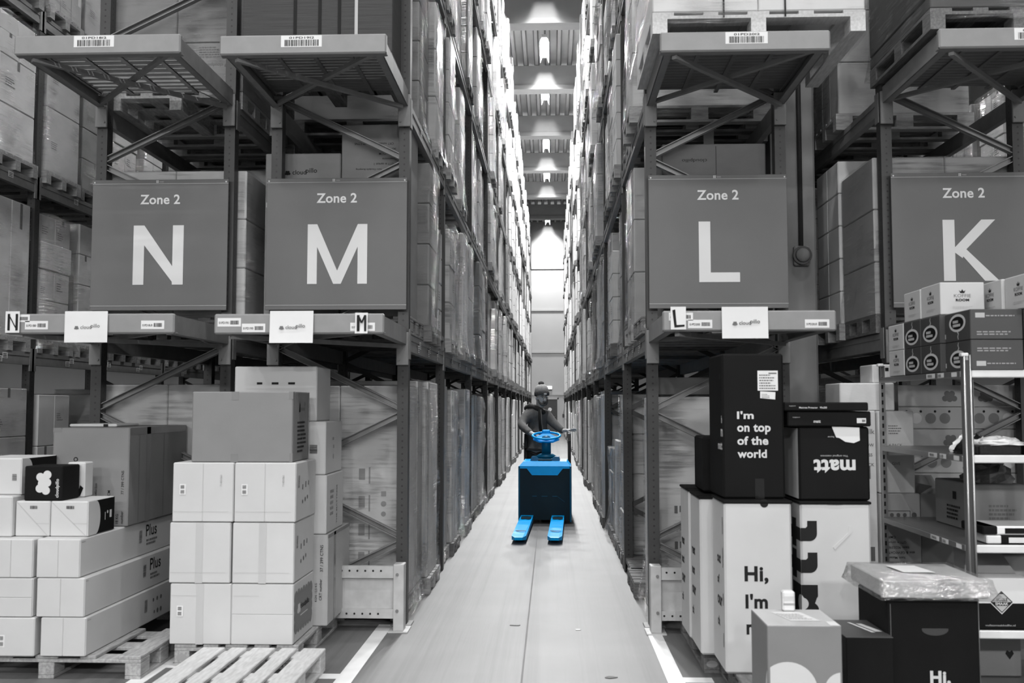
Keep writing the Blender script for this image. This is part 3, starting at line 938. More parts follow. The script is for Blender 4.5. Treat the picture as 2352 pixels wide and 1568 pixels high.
# --- prototypes: (words for the label, object)
UP = [('film-wrapped brown carton', load('x', [.48, .48, .48], 1, BROWN3, seed=1, dy=0.72)),
      ('film-wrapped small carton', load('x', [.36] * 4, 2, BROWN3, seed=2, dy=0.66)),
      ('film-wrapped two-carton', load('x', [.72, .72], 1, BROWN, seed=3, dy=0.76)),
      ('unwrapped white carton', load('x', [.29] * 5, 2, WHITE2, 0, seed=4, dy=0.70)),
      ('film-wrapped upright carton', load('x', [1.42], 2, BROWN3, seed=5, dy=0.74)),
      ('low film-wrapped carton', load('x', [.4, .4, .4], 2, BROWN3, seed=6, dy=0.64, jit=.01)),
      ('loosely wrapped uneven carton', load('x', [.45, .34, .3, .3], [1, 2, 1, 2], BROWN3, 2, seed=7, dy=0.70, jit=.035)),
      ('film-wrapped three-column carton', load('x', [.47] * 3, 3, BROWN, seed=8, dy=0.76)),
      ('film-wrapped white upright carton', load('x', [1.45], 3, WHITE2, seed=9, dy=0.68)),
      ('low unwrapped brown carton', load('x', [.27] * 4, 2, BROWN3, 0, seed=10, dy=0.74, pal='d')),
      ('film-wrapped mixed carton', load('x', [.5, .5, .25, .2], [1, 1, 2, 2], BROWN, seed=11, dy=0.70, mats=[BROWN3, BROWN3, WHITE2, WHITE2], jit=.015)),
      ('film-wrapped dark carton', load('x', [.37] * 4, 1, BROWN2, seed=12, dy=0.66, pal='d'))]
LOW = [('tall film-wrapped upright carton', load('x', [1.72], 2, BROWN3, seed=21, dy=0.70, pal='d')),
       ('tall film-wrapped single carton', load('x', [1.78], 1, BROWN3, seed=22, dy=0.74, prints=False)),
       ('film-wrapped stacked carton', load('x', [.62, .62, .5], 1, BROWN3, seed=23, dy=0.72, pal='d')),
       ('tall loosely wrapped carton', load('x', [1.7], 2, WHITE2, 2, seed=24, dy=0.76, jit=.01)),
       ('shorter film-wrapped carton', load('x', [.42, .42, .42], 2, BROWN, 2, seed=25, dy=0.66, pal='d')),
       ('tall three-column carton', load('x', [1.74], 3, BROWN3, 1, seed=26, dy=0.74, pal='d')),
       ('tall unwrapped white carton', load('x', [.56, .56, .56], 2, WHITE2, 0, seed=27, dy=0.70, pal='d'))]
used = set()
def place(pool, k, x, y, z, rz, label, group):
    o = pool[k][1]
    if o.name in used:
        return dup(o, (x, y, z), rz, label, group)
    used.add(o.name)
    o.location = (x, y, z); o.rotation_euler = (0, 0, rz); o['label'] = label; o['group'] = group
    return o

def num(n):
    if n <= 12: return ORD[n - 1]
    t = {13: 'thirteenth', 14: 'fourteenth', 15: 'fifteenth', 16: 'sixteenth', 17: 'seventeenth', 18: 'eighteenth', 19: 'nineteenth', 20: 'twentieth', 30: 'thirtieth', 40: 'fortieth'}
    if n in t: return t[n]
    return {2: 'twenty', 3: 'thirty', 4: 'forty', 5: 'fifty'}[n // 10] + '-' + ORD[n % 10 - 1]

def slots():
    """(y centre, bay) of every pallet place along a rack"""
    out = []
    for i in range(14):
        n = 3 if i == 0 else 4
        a, b = FRAMES[i] + .10, FRAMES[i + 1]
        p = (b - a) / n
        for k in range(n): out.append((a + p * (k + .5), i))
    return out
SL = slots()
def visible(y, z1, z0):
    """whether any of a load between heights z0 and z1 at depth y can be in the picture"""
    return (z0 - 1.7) / y < 932 / 2300 + .03

rnd = random.Random(42)
FAR = {'w': [], 'b': [], 'p': []}
LIMIT = 27.5
for side, word in ((1, 'left'), (-1, 'right')):
    face = ROW_M[1] if side > 0 else ROW_L[0]
    for lv in range(6):
        z = 0.0 if lv == 0 else LEVELS[lv - 1]
        cnt = 0; last = -1
        for y, bay in SL:
            pool = LOW if lv == 0 else UP
            k = rnd.randrange(len(pool))
            if k == last: k = (k + 1) % len(pool)
            last = k
            pr = rnd.uniform(-.06, .075) if lv else rnd.uniform(-.05, .05)
            empty = rnd.random() < (.04 if lv else .08)
            if bay == 0 and lv <= 2 and y < 8.9: continue        # the end bays are built by hand
            if lv == 0 and side < 0 and y < 14.2: continue
            if lv == 0 and side > 0 and y < 9.2: continue
            if not visible(y + .4, z + 1.7, z): continue
            if empty: continue
            x = face + side * (pr - .60)
            jy = rnd.uniform(-.03, .03)
            if y <= LIMIT:
                cnt += 1
                lvw = 'floor' if lv == 0 else LV[lv] + ' beam'
                place(pool, k, x, y + jy, z, 0 if side > 0 else math.pi,
                      '%s load, %s face of aisle, %s level, %s from front' % (pool[k][0], word, lvw, num(cnt)), 'pallet loads along the central aisle')
            else:
                h = rnd.choice((1.15, 1.42, 1.42, 1.5)) if lv else rnd.choice((1.3, 1.7, 1.75))
                t = rnd.random(); FAR['p'].append((x - .6, x + .6, y - .4, y + .4, z, z + .144))
                n = rnd.choice((1, 2, 2, 3)); nz = rnd.choice((1, 2, 3, 4)) if lv else rnd.choice((1, 1, 2))
                for j in range(n):
                    for q in range(nz):
                        FAR['w' if t < .25 else 'b'].append((x - .57, x + .57, y - .39 + .78 * j / n + .004, y - .39 + .78 * (j + 1) / n - .004, z + .145 + h * q / nz + .004, z + .145 + h * (q + 1) / nz))
fm = MB(); mi = []
for i, key in enumerate(('w', 'b', 'p')):
    for bx in FAR[key]:
        fm.cbox(*bx, c=.015) if key != 'p' else fm.box(*bx)
        mi += [i] * (len(fm.f) - len(mi))
me = fm.mesh('distant_pallet_loads', WHITE2); me.materials.append(BROWN3); me.materials.append(WOODD)
me.polygons.foreach_set('material_index', mi)
tag(link('distant_pallet_loads', me), 'pallet loads filling both racks towards the far end of the central aisle', 'pallet load', kind='stuff')

# ------------------------------------------------------------------ neighbouring rows
def row_loads(row, aisle, who, lvs, y0, y1, rz_face, seed, proto_k=None, inset=.0):
    rr = random.Random(seed); x0, x1 = row; face = x1 if aisle > 0 else x0
    for lv in lvs:
        z = 0 if lv == 0 else LEVELS[lv - 1]; c = 0; last = -1
        for y, bay in SL:
            if not (y0[lv] if isinstance(y0, dict) else y0) <= y <= y1: continue
            pool = LOW if lv == 0 else UP
            k = rr.randrange(len(pool)); k = (k + 1) % len(pool) if k == last else k; last = k; c += 1
            place(pool, k, face + aisle * (rr.uniform(0, .05) - .60), y, z, 0 if aisle > 0 else math.pi,
                  '%s load in the %s, %s level, %s from front' % (pool[k][0], who, 'floor' if lv == 0 else LV[lv] + ' beam', num(c)), 'pallet loads in the outer racks')
row_loads(ROW_O, 1, 'rack beyond N', (0, 1, 2, 3), 8.6, 18.0, 0, 5)
row_loads(ROW_N, -1, 'N rack', (0, 1, 2), 8.9, 14.6, 0, 6)
row_loads(ROW_K, 1, 'K rack', (1, 2), 8.9, 14.6, 0, 8)
row_loads(ROW_K, 1, 'K rack', (0,), 9.2, 14.6, 0, 12)
row_loads(ROW_J, -1, 'rack beyond K', (1, 2), 12.0, 19.0, 0, 9)

# ------------------------------------------------------------------ cartons that stand alone
def carton(name, label, cat, x0, x1, y0, y1, z0, z1, m, group=None, seam=None, hseam=None, rz=0, c=.007, body='carton_body', sideseam=None):
    """a closed carton; seam: where (0..1) the two flaps meet on its front, hseam: the same across"""
    r = thing(name, label, cat, ((x0 + x1) / 2, (y0 + y1) / 2, z0), rz, group)
    wd, dp, h = x1 - x0, y1 - y0, z1 - z0
    MB().cbox(-wd/2, wd/2, -dp/2 + (.004 if seam or hseam else 0), dp/2, 0, h, c).build(body, m, r)
    if seam:
        g = .0022; u = -wd/2 + seam * wd
        MB().cbox(-wd/2 + .004, u - g, -dp/2, -dp/2 + .0045, .004, h - .004, .0015).build('flap', m, r)
        MB().cbox(u + g, wd/2 - .004, -dp/2, -dp/2 + .0045, .004, h - .004, .0015).build('flap', m, r)
    if hseam:
        v = hseam * h; g = .002
        MB().cbox(-wd/2 + .004, wd/2 - .004, -dp/2, -dp/2 + .0045, .004, v - g, .0015).build('flap', m, r)
        MB().cbox(-wd/2 + .004, wd/2 - .004, -dp/2, -dp/2 + .0045, v + g, h - .004, .0015).build('flap', m, r)
    return r, faces(wd, dp, h), wd, dp, h
def tape(par, F, u, v, wd, h, m=None, label=None):
    return marks(par, F, [rect(u, v, wd, h)], m or TAPE, 'tape', .0016, label)

# ================================================================== left foreground: long white cartons on a pallet
pallet_thing('worn pallet under the long white cartons by the left picture edge', -3.16, 6.65, 0, 'x', WOOD, .78, 1.2, rz=math.pi / 2, group='wooden pallets')
GL = 'long white mattress topper cartons'
rows = [(.146, .385), (.387, .627), (.629, .868)]
nm = ['lowest', 'middle', 'top']
for k, (z0, z1) in enumerate(rows):
    r, F, wd, dp, h = carton('long_carton', 'long white carton with %s, %s of stack on left pallet' % ('faint symbols on its side' if k == 0 else 'Plus printed on its side', nm[k]),
                             'carton', (-3.183, -3.215, -3.222)[k], (-2.895, -2.91, -2.945)[k], 6.22, 8.02, z0, z1, WHITE, GL, seam=.5)
    if k:
        write(r, F['r'], 'Plus', 1.02, h * .52, wd=.20, h=.085, m=INK, bold=.015)
        marks(r, F['r'], lines(1.03, h * .26, .20, .05, 2, k, .6), INKG, 'print')
        marks(r, F['r'], bars(.90, h * .38, .05, .09, k, True), INKG, 'barcode_print')
    else:
        marks(r, F['r'], [circ(1.06, h * .62, .014), circ(1.13, h * .62, .016), circ(1.2, h * .62, .016), circ(1.08, h * .25, .012), circ(1.14, h * .25, .018), circ(1.20, h * .25, .018)], INKG, 'print')
        marks(r, F['r'], bars(.90, h * .35, .05, .09, 4, True), INKG, 'barcode_print')
    marks(r, F['r'], lines(.02, h * .90, .05, .01, 1, k), INKL, 'crease_print')
    x0 = (-3.50, -3.51, -3.52)[k]
    r, F, wd, dp, h = carton('long_carton', 'white carton at the picture edge, %s one left of the long Plus cartons' % nm[k], 'carton', x0, (-3.215, -3.235, -3.24)[k], 6.21, 8.0, z0, z1, WHITE, GL,
                             seam=.5 if k == 2 else None, hseam=.5 if k == 1 else None)
    if k == 0: sticker(r, F['f'], wd * .22, h * .24, .035, .075, None, 3, 'v')
# small cartons on top
GP = 'white pillow cartons'
def side_flap(par, F, dp, h, reach):
    """black side face, half covered by a white flap with a round end"""
    fr = F['r']
    marks(par, fr, [rect(.004, .004, dp - .008, h - .008)], BLACKC, 'side_print', .0008, 'black side face')
    marks(par, fr, [circ(dp * .72, h * .58, .010), rect(dp * .62, h * .36, .008, .05), rect(dp * .80, h * .40, .03, .05)], WPRINT, 'print', .0016)
    pl = [(0, .003)] + [(reach - h * .30 + h * .30 * math.sin(t), h / 2 - (h / 2 - .003) * math.cos(t)) for t in [math.pi * i / 16 for i in range(17)]] + [(0, h - .003)]
    MB().prism(pl, fr.O, fr.U, fr.V, fr.N * .004).build('round_flap', WHITE, par)
for k, (x0, x1) in enumerate(((-3.424, -3.200), (-3.196, -2.952))):
    r, F, wd, dp, h = carton('pillow_carton', ('white pillow carton with a diagonal fold, under the black clover box', 'white pillow carton with round side flap over its black end')[k],
                             'carton', x0, x1, 6.33, 6.72, .870, 1.093, WHITE, GP)
    f = F['f']
    marks(r, f, bars(wd * .42, h * .78, wd * .22, h * .09, k + 2), INK, 'barcode_print')
    marks(r, f, [[(.004, h - .004), (.010, h - .004), (wd * .96, .006), (wd * .96 - .006, .006)]], LPRINT, 'fold_line_print')
    marks(r, f, [rect(wd * .62, h * .36, wd * .36, .0025)], LPRINT, 'fold_line_print')
    if k == 1: side_flap(r, F, dp, h, .17)
r, F, wd, dp, h = carton('small_carton', 'plain white carton at the picture edge beside the pillow cartons', 'carton', -3.70, -3.43, 6.30, 6.84, .870, 1.125, WHITE)
r, F, wd, dp, h = carton('round_carton', 'white carton with round flap and black side at the picture edge', 'carton', -3.76, -3.43, 6.40, 6.86, 1.127, 1.362, WHITE)
side_flap(r, F, dp, h, .14); marks(r, F['f'], bars(wd - .06, .09, .03, .045, 3, True), INKG, 'barcode_print')
# black clover box
r, F, wd, dp, h = carton('clover_box', 'black box with white clover mark and upright wordmark', 'carton', -3.378, -3.130, 6.34, 6.58, 1.095, 1.315, BLACKC)
marks(r, F['f'], [circ(.105, .150, .027), circ(.150, .165, .027), circ(.120, .110, .030), circ(.150, .115, .027), circ(.103, .078, .027), circ(.143, .065, .027), rect(.10, .08, .05, .08)], WPRINT, 'logo', label='white clover mark')
write(r, F['f'], 'cloudpillo', .205, .02, wd=None, h=.028, m=WPRINT, bold=.02, rot=1)
# opened white box behind it
r, F, wd, dp, h = carton('open_box', 'white box with its front flap hanging open beside the black clover box', 'carton', -3.225, -3.105, 6.60, 6.72, 1.095, 1.325, WHITE)
MB().prism([(.06, .225), (.125, .215), (.10, .12), (.06, .02), (.03, .09)], (-wd/2 - .03, -dp/2 - .025, 0), (1, 0, 0), (0, .05, 1), (0, -.005, 0)).build('flap', WHITE, r)
marks(r, F['f'], [[(.07, .01), (.09, .006), (.112, .06), (.09, .08)]], BLACKC, 'window_print')
# big kraft carton
r, F, wd, dp, h = carton('big_carton', 'large brown carton with upright shipping text on the long Plus cartons', 'carton', -3.465, -2.925, 6.87, 7.97, .870, 1.548, GREYC)
f = F['f']
for k, (u, n, v0, hh) in enumerate(((.305, 0, .02, .52), (.335, 0, .02, .21), (.365, 0, .02, .20), (.395, 0, .02, .26), (.425, 0, .02, .10), (.455, 0, .02, .12), (.49, 0, .02, .10))):
    s = ('Item: Cloudpillo Air 60x40x12cm', 'or: White/Blue', 'carton: 8 PCS', 'carton: 62x62x65CM', '8 KG', '18 KG', 'number')[k]
    write(r, f, s, u, v0, h=.019, m=INK, bold=.012, rot=1)
write(r, f, '77 / 399 CTNS', .49, .22, h=.019, m=INK, bold=.012, rot=1)
marks(r, f, [[(.165 + .016 * math.cos(a), .46 + .016 * math.sin(a)) for a in [math.pi * 2 * i / 20 for i in range(20)]]], INK, 'ring_print')
marks(r, f, [circ(.165, .46, .009)], GREYC, 'ring_print', .0018)
tape(r, F['r'], .30, 0, .07, h, TAPE); tape(r, f, .0, h - .03, .06, .03); tape(r, F['r'], .02, h - .05, 1.05, .05)
marks(r, F['r'], [rect(.17, .01, .006, h - .02), rect(.62, .01, .01, h - .02)], INKG, 'crease_print')
r, F, wd, dp, h = carton('flat_box', 'flat white box with black stripe lying on the large brown carton', 'carton', -3.49, -3.14, 7.15, 7.55, 1.549, 1.570, WHITE)
marks(r, F['f'], [rect(wd * .72, .001, wd * .10, h - .002)], INK, 'stripe_print')

# ================================================================== left middle stack of square white cartons
pallet_thing('pallet carrying the square white cartons in the left foreground', -2.06, 7.18, 0, 'y', WOOD, 1.2, .82)
GS = 'square white cartons'
cols = [(-2.508, -2.100, 'left'), (-2.090, -1.680, 'right')]
rz_ = [(.146, .537), (.541, .934), (.938, 1.326)]
for ci, (x0, x1, cw) in enumerate(cols):
    for k, (z0, z1) in enumerate(rz_):
        dx = random.Random(ci * 3 + k).uniform(-.008, .008)
        lb = {(0, 0): 'square white carton with a bar code, lowest in the left column', (0, 1): 'plain square white carton, middle of the left column', (0, 2): 'square white carton with bar code, top of the left column under the grey box',
              (1, 0): 'square white carton with grey scalloped cloud print on its side', (1, 1): 'square white carton with small side symbols, middle of the right column',
              (1, 2): 'square white carton with bar code, top of the right column under the grey box'}[ci, k]
        r, F, wd, dp, h = carton('square_carton', lb, 'carton', x0 + dx, x1 + dx, 6.57, 7.12, z0, z1, WHITE, GS, seam=(.5 if k != 0 else None) if ci == 1 else .5, hseam=.5 if (ci == 1 and k == 0) else None)
        f = F['f']
        if k < 2 and not (ci == 1 and k == 0): tape(r, f, wd * .43, .0, wd * .12, h, TAPEW)
        if (ci, k) in ((0, 0), (0, 2), (1, 2)):
            sticker(r, f, wd * .12, h * .46, .042, .07, None, ci + k, 'v', e=.003)
        if k == 2: write(r, f, '71401061', wd * .78, h * .60, h=.014, m=INKL, rot=1, e=.003)
        marks(r, f, [rect(.01, h * (.17 if k else .80), wd * (.9 if k else .42), .002)], LPRINT, 'crease_print', .0025)
        if ci == 1 and k:
            fr = F['r']
            marks(r, fr, [rect(.17, .20, .022, .035), rect(.25, .21, .024, .04), rect(.33, .22, .02, .03), circ(.18, .12, .014), circ(.25, .13, .016), circ(.31, .14, .014)], INKG, 'print')
            marks(r, fr, bars(.06, .22, .035, .08, 5, True), INKG, 'barcode_print')
        if ci == 1 and k == 0:
            fr = F['r']; pl = []
            for q in range(7): pl += [circ(.07 + q * .066, .30 + .006 * (q % 2), .036, 16), circ(.07 + q * .066, .09, .036, 16)]
            for q in range(4): pl += [circ(.055, .11 + q * .06, .036, 16), circ(.475, .11 + q * .06, .036, 16)]
            pl.append(rect(.06, .08, .41, .225))
            marks(r, fr, pl, GREYC, 'cloud_print', label='grey scalloped cloud print')
            write(r, fr, 'cloudpillo', .17, .19, wd=.24, h=.05, m=INK, bold=.01, e=.0050)
            marks(r, fr, clover(.13, .215, .028), WPRINT, 'logo', .0045); marks(r, fr, [rect(.17, .155, .2, .008)], WPRINT, 'print', .0045)
# rear layer on the same pallet
r, F, wd, dp, h = carton('brown_carton', 'tall brown carton with upright print, lowest behind the square white cartons', 'carton', -2.35, -1.588, 7.14, 7.90, .146, .785, BROWN)
write(r, F['f'], '37 / 399 CTNS', wd - .055, .38, h=.022, m=INK, bold=.012, rot=1)
write(r, F['f'], 'CRT number', wd - .06, .18, h=.020, m=INK, bold=.012, rot=1); write(r, F['f'], 'KGN: 12,5 KG', wd - .09, .17, h=.018, m=INK, bold=.012, rot=1)
tape(r, F['r'], .20, 0, .06, h, TAPE); tape(r, F['r'], 0, h - .025, dp, .025, TAPE)
r, F, wd, dp, h = carton('white_carton', 'white carton with upright lettering standing on the tall brown carton', 'carton', -2.30, -1.605, 7.15, 7.72, .788, 1.206, WHITE)
write(r, F['r'], 'THE MATTRESS', .33, .04, h=.03, m=INKG, bold=.01, rot=1); marks(r, F['r'], lines(.12, .12, .12, .2, 5, 2), INKL, 'print')
r, F, wd, dp, h = carton('white_carton', 'white carton with side bar code, upper one behind the grey box', 'carton', -2.32, -1.615, 7.15, 7.70, 1.209, 1.588, WHITE)
marks(r, F['f'], bars(wd - .115, .15, .055, .065, 8, True), INK, 'barcode_print')
marks(r, F['r'], [rect(.22, .24, .05, .02), rect(.24, .18, .04, .025), circ(.25, .12, .02)], INKL, 'print')
# grey carton on the front stack, white carton behind it
r, F, wd, dp, h = carton('grey_carton', 'wide grey brown carton with taped edges on top of the square white cartons', 'carton', -2.392, -1.715, 6.60, 7.06, 1.328, 1.795, GREYC, rz=R(.6))
f = F['f']; tape(r, f, wd * .39, h - .055, .05, .055); tape(r, f, wd * .39, 0, .05, .055); tape(r, f, wd - .028, h - .05, .028, .05); tape(r, f, wd - .02, 0, .02, .06)
tape(r, F['r'], .0, .06, .025, h - .06); tape(r, F['r'], dp - .03, .0, .03, h)
marks(r, F['r'], [[(.16, .33), (.20, .33), (.20, .38), (.18, .40), (.17, .36)]], INK, 'logo'); marks(r, F['r'], [rect(.21, .34, .12, .02), circ(.33, .385, .015)], INKG, 'logo')
marks(r, F['r'], lines(.12, .06, .26, .22, 8, 5, .5), INK, 'print')
r, F, wd, dp, h = carton('white_carton', 'wide white carton with small symbols on top behind the grey carton', 'carton', -2.292, -1.690, 7.18, 7.62, 1.590, 1.985, WHITE)
marks(r, F['f'], [rect(wd * .27, .265, .04, .016), rect(wd * .45, .265, .05, .016), rect(wd * .65, .265, .05, .016)], INK, 'print')
# empty pallet in front
pallet_thing('empty pale pallet lying in front of the square white cartons', -1.855, 5.91, 0, 'y', WOODN, 1.2, .80)

# ================================================================== right foreground stack
pallet_thing('pallet under the tall white boxes, beside the aisle', 1.38, 7.14, 0, 'y', WOODD, 1.2, .82)
pallet_thing('nearer pallet under the front tall white boxes', 1.40, 6.18, 0, 'x', WOODD, .82, .66, rz=math.pi / 2, eu=False)
GT = 'tall white mattress boxes'
def tall_box(label, x0, x1, y0, y1, z0, z1, lid=True):
    r, F, wd, dp, h = carton('mattress_box', label, 'carton', x0, x1, y0, y1, z0, z1, WHITE, GT, c=.012)
    if lid:
        MB().cbox(-wd/2 - .006, wd/2 + .006, -dp/2 - .006, dp/2 + .004, h - .004, h + .012, .004).build('lid', BLACKC, r)
    return r, F, wd, dp, h
# front left: Hi, I'm matt
r, F, wd, dp, h = tall_box('tall white box with bold black Hi greeting beside the aisle', 1.012, 1.405, 5.98, 6.40, .146, 1.133)
f = F['f']
write(r, f, 'Hi,', .115, .515, h=.105, m=INK, bold=.035, name='lettering')
write(r, f, "I'm", .118, .375, h=.085, m=INK, bold=.035); write(r, f, 'matt', .122, .225, wd=.20, h=.075, m=INK, bold=.035)
marks(r, f, [circ(wd * .60, h - .004, .024, 16)], INK, 'finger_hole_print')
fl = F['l']
for k, s in enumerate(('out', 'of', 'our', 'ck')): write(r, fl, s, dp - .15 - .1, h * .62 - k * .125, h=.055, m=INK, bold=.03)
marks(r, fl, [rect(dp - .06, h - .19, .012, .10), rect(dp - .06, h - .36, .012, .09), rect(dp - .06, .60, .012, .07), rect(dp - .06, .38, .012, .07), rect(dp - .06, .14, .012, .08)], INK, 'bar_print')
# behind it, along the aisle
for k, (ya, yb, lb) in enumerate(((6.42, 6.84, 'second tall white box along the aisle, behind the Hi box'), (6.86, 7.28, 'rearmost tall white box along the aisle, next to the rack guard'))):
    r, F, wd, dp, h = tall_box(lb, (.935, .925)[k], (1.40, 1.38)[k], ya, yb, .146, (1.118, 1.128)[k], True)
    fl = F['l']
    for q, s in enumerate(('rest', 'not', 'our', 'ck')): write(r, fl, s, .06, h * .60 - q * .13, h=.055, m=INK, bold=.03)
    MB().prism([(0, 0), (.09, 0), (.06, .03), (.0, .05)], (-wd/2 - .02, -dp/2 + .02, h + .013), (1, 0, 0), (0, 1, 0), (0, 0, .006)).build('lid_flap', BLACKC, r)
r, F, wd, dp, h = tall_box('tall white box with huge upright black matt lettering', 1.485, 1.900, 6.10, 6.54, .146, 1.118)
f = F['f']
def big_vertical(par, fr, fl, dp):
    """matt reading upwards, wrapped round the left front edge"""
    mb = MB(); e = .0014
    def on(f_, pl, ee=e): mb.poly([f_.p(u, v, ee) for u, v in pl])
    arc = lambda cu, cv, r_, a0, a1: [(cu + r_ * math.cos(math.radians(a0 + (a1 - a0) * i / 8)), cv + r_ * math.sin(math.radians(a0 + (a1 - a0) * i / 8))) for i in range(9)]
    for v in (.79, .603):
        on(fr, [(0, v - .040)] + arc(.052, v + .005, .045, -90, 0) + [(.097, v + .080), (.040, v + .080), (.040, v + .048), (.030, v + .038), (0, v + .038)])
        on(fl, [(dp - .31, v - .040), (dp, v - .040), (dp, v + .038), (dp - .31, v + .038)])
        on(fl, [(dp - .20, v - .085), (dp - .10, v - .085), (dp - .10, v + .085), (dp - .20, v + .085)], e + .0003)
    on(fr, [(0, .493), (.096, .493), (.096, .425), (.090, .418)] + arc(.055, .345, .046, 60, -60) + [(.06, .27), (0, .27)])
    on(fl, [(dp - .20, .28), (dp, .27), (dp, .493), (dp - .20, .493)])
    for v in (.20, .115, .03): on(fr, [(0, v - .03), (.095, v - .03), (.095, v + .03), (0, v + .03)])
    on(fl, [(dp - .12, .0), (dp, .0), (dp, .23), (dp - .12, .23)])
    o = mb.build('lettering', INK, par)
    marks(par, fr, [[(0, .330)] + arc(.004, .382, .036, -75, 75) + [(0, .435)]], WHITE, 'lettering', .0022)
    marks(par, fl, [[(dp, .330), (dp, .435)] + arc(dp - .02, .382, .052, 90, 270)], WHITE, 'lettering', .0022)
    return o
big_vertical(r, F['f'], F['l'], dp)
marks(r, f, [rect(wd * .40, h - .004, .085, .012)], BLACKC, 'tab_print', .007)
mb = MB(); pp = [(.20 + .02 * math.cos(a), .72 + .02 * math.sin(a)) for a in [math.pi * (1 + i / 8) for i in range(9)]]
mb.prism([(.20, .70), (.30, .80), (.30, .84), (.285, .84), (.28, .80), (.19, .715)], F['f'].O, F['f'].U, F['f'].V, F['f'].N * .004); mb.build('carry_strip', WHITE, r)
r, F, wd, dp, h = tall_box('tall white box behind the one with upright matt lettering', 1.46, 1.90, 6.60, 7.02, .146, 1.10)
# black boxes on top
r, F, wd, dp, h = carton('black_box', 'tall black box that says I am on top of the world', 'carton', 1.022, 1.392, 6.08, 6.52, 1.147, 2.015, BLACKC, rz=R(1.2), c=.012)
f = F['f']
for k, (s, wd_) in enumerate((("I'm", .10), ('on top', .20), ('of the', .185), ('world', .175))):
    write(r, f, s, .088, .475 - k * .0775 - (.015 if k == 1 else 0), wd=wd_, h=(.047, .062, .052, .050)[k], m=WPRINT, bold=.03)
sticker_ = marks(r, f, [rect(.214, .645, .122, .120)], PAPER, 'shipping_label', label='white shipping label')
mb = MB()
for pl in lines(.224, .655, .10, .095, 6, 3, .45) + [rect(.28, .745, .048, .008)]: mb.poly([f.p(a, b, .0022) for a, b in pl])
mb.build('print', INKG, sticker_)
s2 = marks(r, f, [[(.228, .600), (.318, .592), (.320, .636), (.229, .641)]], PAPER, 'shipping_label', .0013, 'small white label')
mb = MB()
for pl in lines(.238, .602, .05, .028, 3, 4, .4): mb.poly([f.p(a, b, .0022) for a, b in pl])
mb.build('print', INKG, s2)
for q, s in enumerate(('h', 'm', 'matt')): write(r, F['l'], s, dp - (.03, .05, .14)[q], .45 - q * .08, h=.045, m=WPRINT, bold=.03)
marks(r, F['l'], [circ(dp - .06, .73, .02)], INK, 'handle_hole_print')
marks(r, f, [rect(.19, .0, .055, .12)], mat('black_tape', .004, .2, .1, 6), 'tape')
r, F, wd, dp, h = carton('black_box', 'shorter black box standing behind the I am on top of the world box', 'carton', .985, 1.36, 6.60, 6.98, 1.143, 1.50, BLACKC, c=.012)
r, F, wd, dp, h = carton('black_box', 'black box with upside-down white matt lettering on a tall white box', 'carton', 1.492, 1.915, 6.14, 6.70, 1.132, 1.575, BLACKC, c=.012)
f = F['f']
write(r, f, 'matt', .088, .165, wd=.25, h=.082, m=WPRINT, bold=.035, rot=2)
write(r, f, 'The original mattress', .13, .262, wd=.165, h=.014, m=LPRINT, rot=2)
write(r, f, 'Hi, how', .175, .375, wd=.07, h=.014, m=LPRINT, rot=2)
MB().prism([(.20, .445), (.365, .438), (.366, .36), (.33, .345), (.28, .352), (.245, .375), (.225, .38)], f.O, f.U, f.V, f.N * .003).build('torn_paper', PAPER, r)
marks(r, F['l'], [rect(.008, .010, dp - .016, h - .02)], WHITE2, 'side_panel', .002, 'pale side face')
r, F, wd, dp, h = carton('flat_black_box', 'flat black box with small bar code label, lower of two on the matt box', 'carton', 1.425, 1.922, 6.12, 6.62, 1.577, 1.668, BLACKC)
write(r, F['f'], 'matt', .155, .022, wd=.042, h=.016, m=WPRINT, bold=.02); write(r, F['f'], 'support', .03, .05, wd=.045, h=.008, m=LPRINT)
sticker(r, F['f'], wd - .085, .02, .055, .03, None, 4, 's')
r, F, wd, dp, h = carton('flat_black_box', 'thin black box with a white line of text, upper of two on the matt box', 'carton', 1.405, 1.905, 6.10, 6.58, 1.670, 1.722, BLACKC, rz=R(-1))
write(r, F['f'], 'Mattress Protector   90x200', .09, .015, wd=.165, h=.011, m=WPRINT, bold=.015); write(r, F['f'], 'support', .03, .026, wd=.04, h=.007, m=LPRINT)

# ================================================================== right front corner
r, F, wd, dp, h = carton('grey_box', 'grey box with big white clover on its front, in the right front corner', 'carton', .985, 1.322, 4.70, 5.07, 0, .697, GREYC, c=.004)
top = MB().cbox(-wd/2 + .002, wd/2 - .002, -dp/2 + .002, dp/2 - .002, h - .001, h + .001, .0004).build('lid', mat('grey_lid', .50, .35, .03, 4), r)
f = F['f']
el = [(.09 + .135 * math.cos(math.pi * 2 * i / 40), .405 + .13 * math.sin(math.pi * 2 * i / 40)) for i in range(40)]
marks(r, f, [[q for q in el if q[0] >= .001]], WPRINT, 'clover_print', label='large white clover')
marks(r, F['l'], [[(dp + q[0], q[1]) for q in el if q[0] <= .001]], WPRINT, 'clover_print')
marks(r, f, [[q for q in circ(.335, .41, .08, 30) if q[0] <= wd - .002]], WPRINT, 'clover_print')
ft = F['t']; e = .0025
lb = marks(r, ft, [[(.08, .30), (.22, .30), (.27, .10), (.13, .10)]], PAPER, 'shipping_label', e, 'white shipping label')
mb = MB(); 
for pl in lines(.13, .13, .12, .14, 6, 6, .35): mb.poly([ft.p(a - (b - .13) * .28, b, e + .001) for a, b in pl])
mb.build('print', INKL, lb)
marks(r, ft, [rect(wd - .05, .0, .045, .09)], PAPER, 'corner_label', e)
r = thing('label_roll', 'white printed tube standing on the grey clover box', 'roll', (1.158, 5.035, .699))
MB().cbox(-.030, .030, -.025, .025, 0, .098, .008).build('roll_body', PAPER, r)
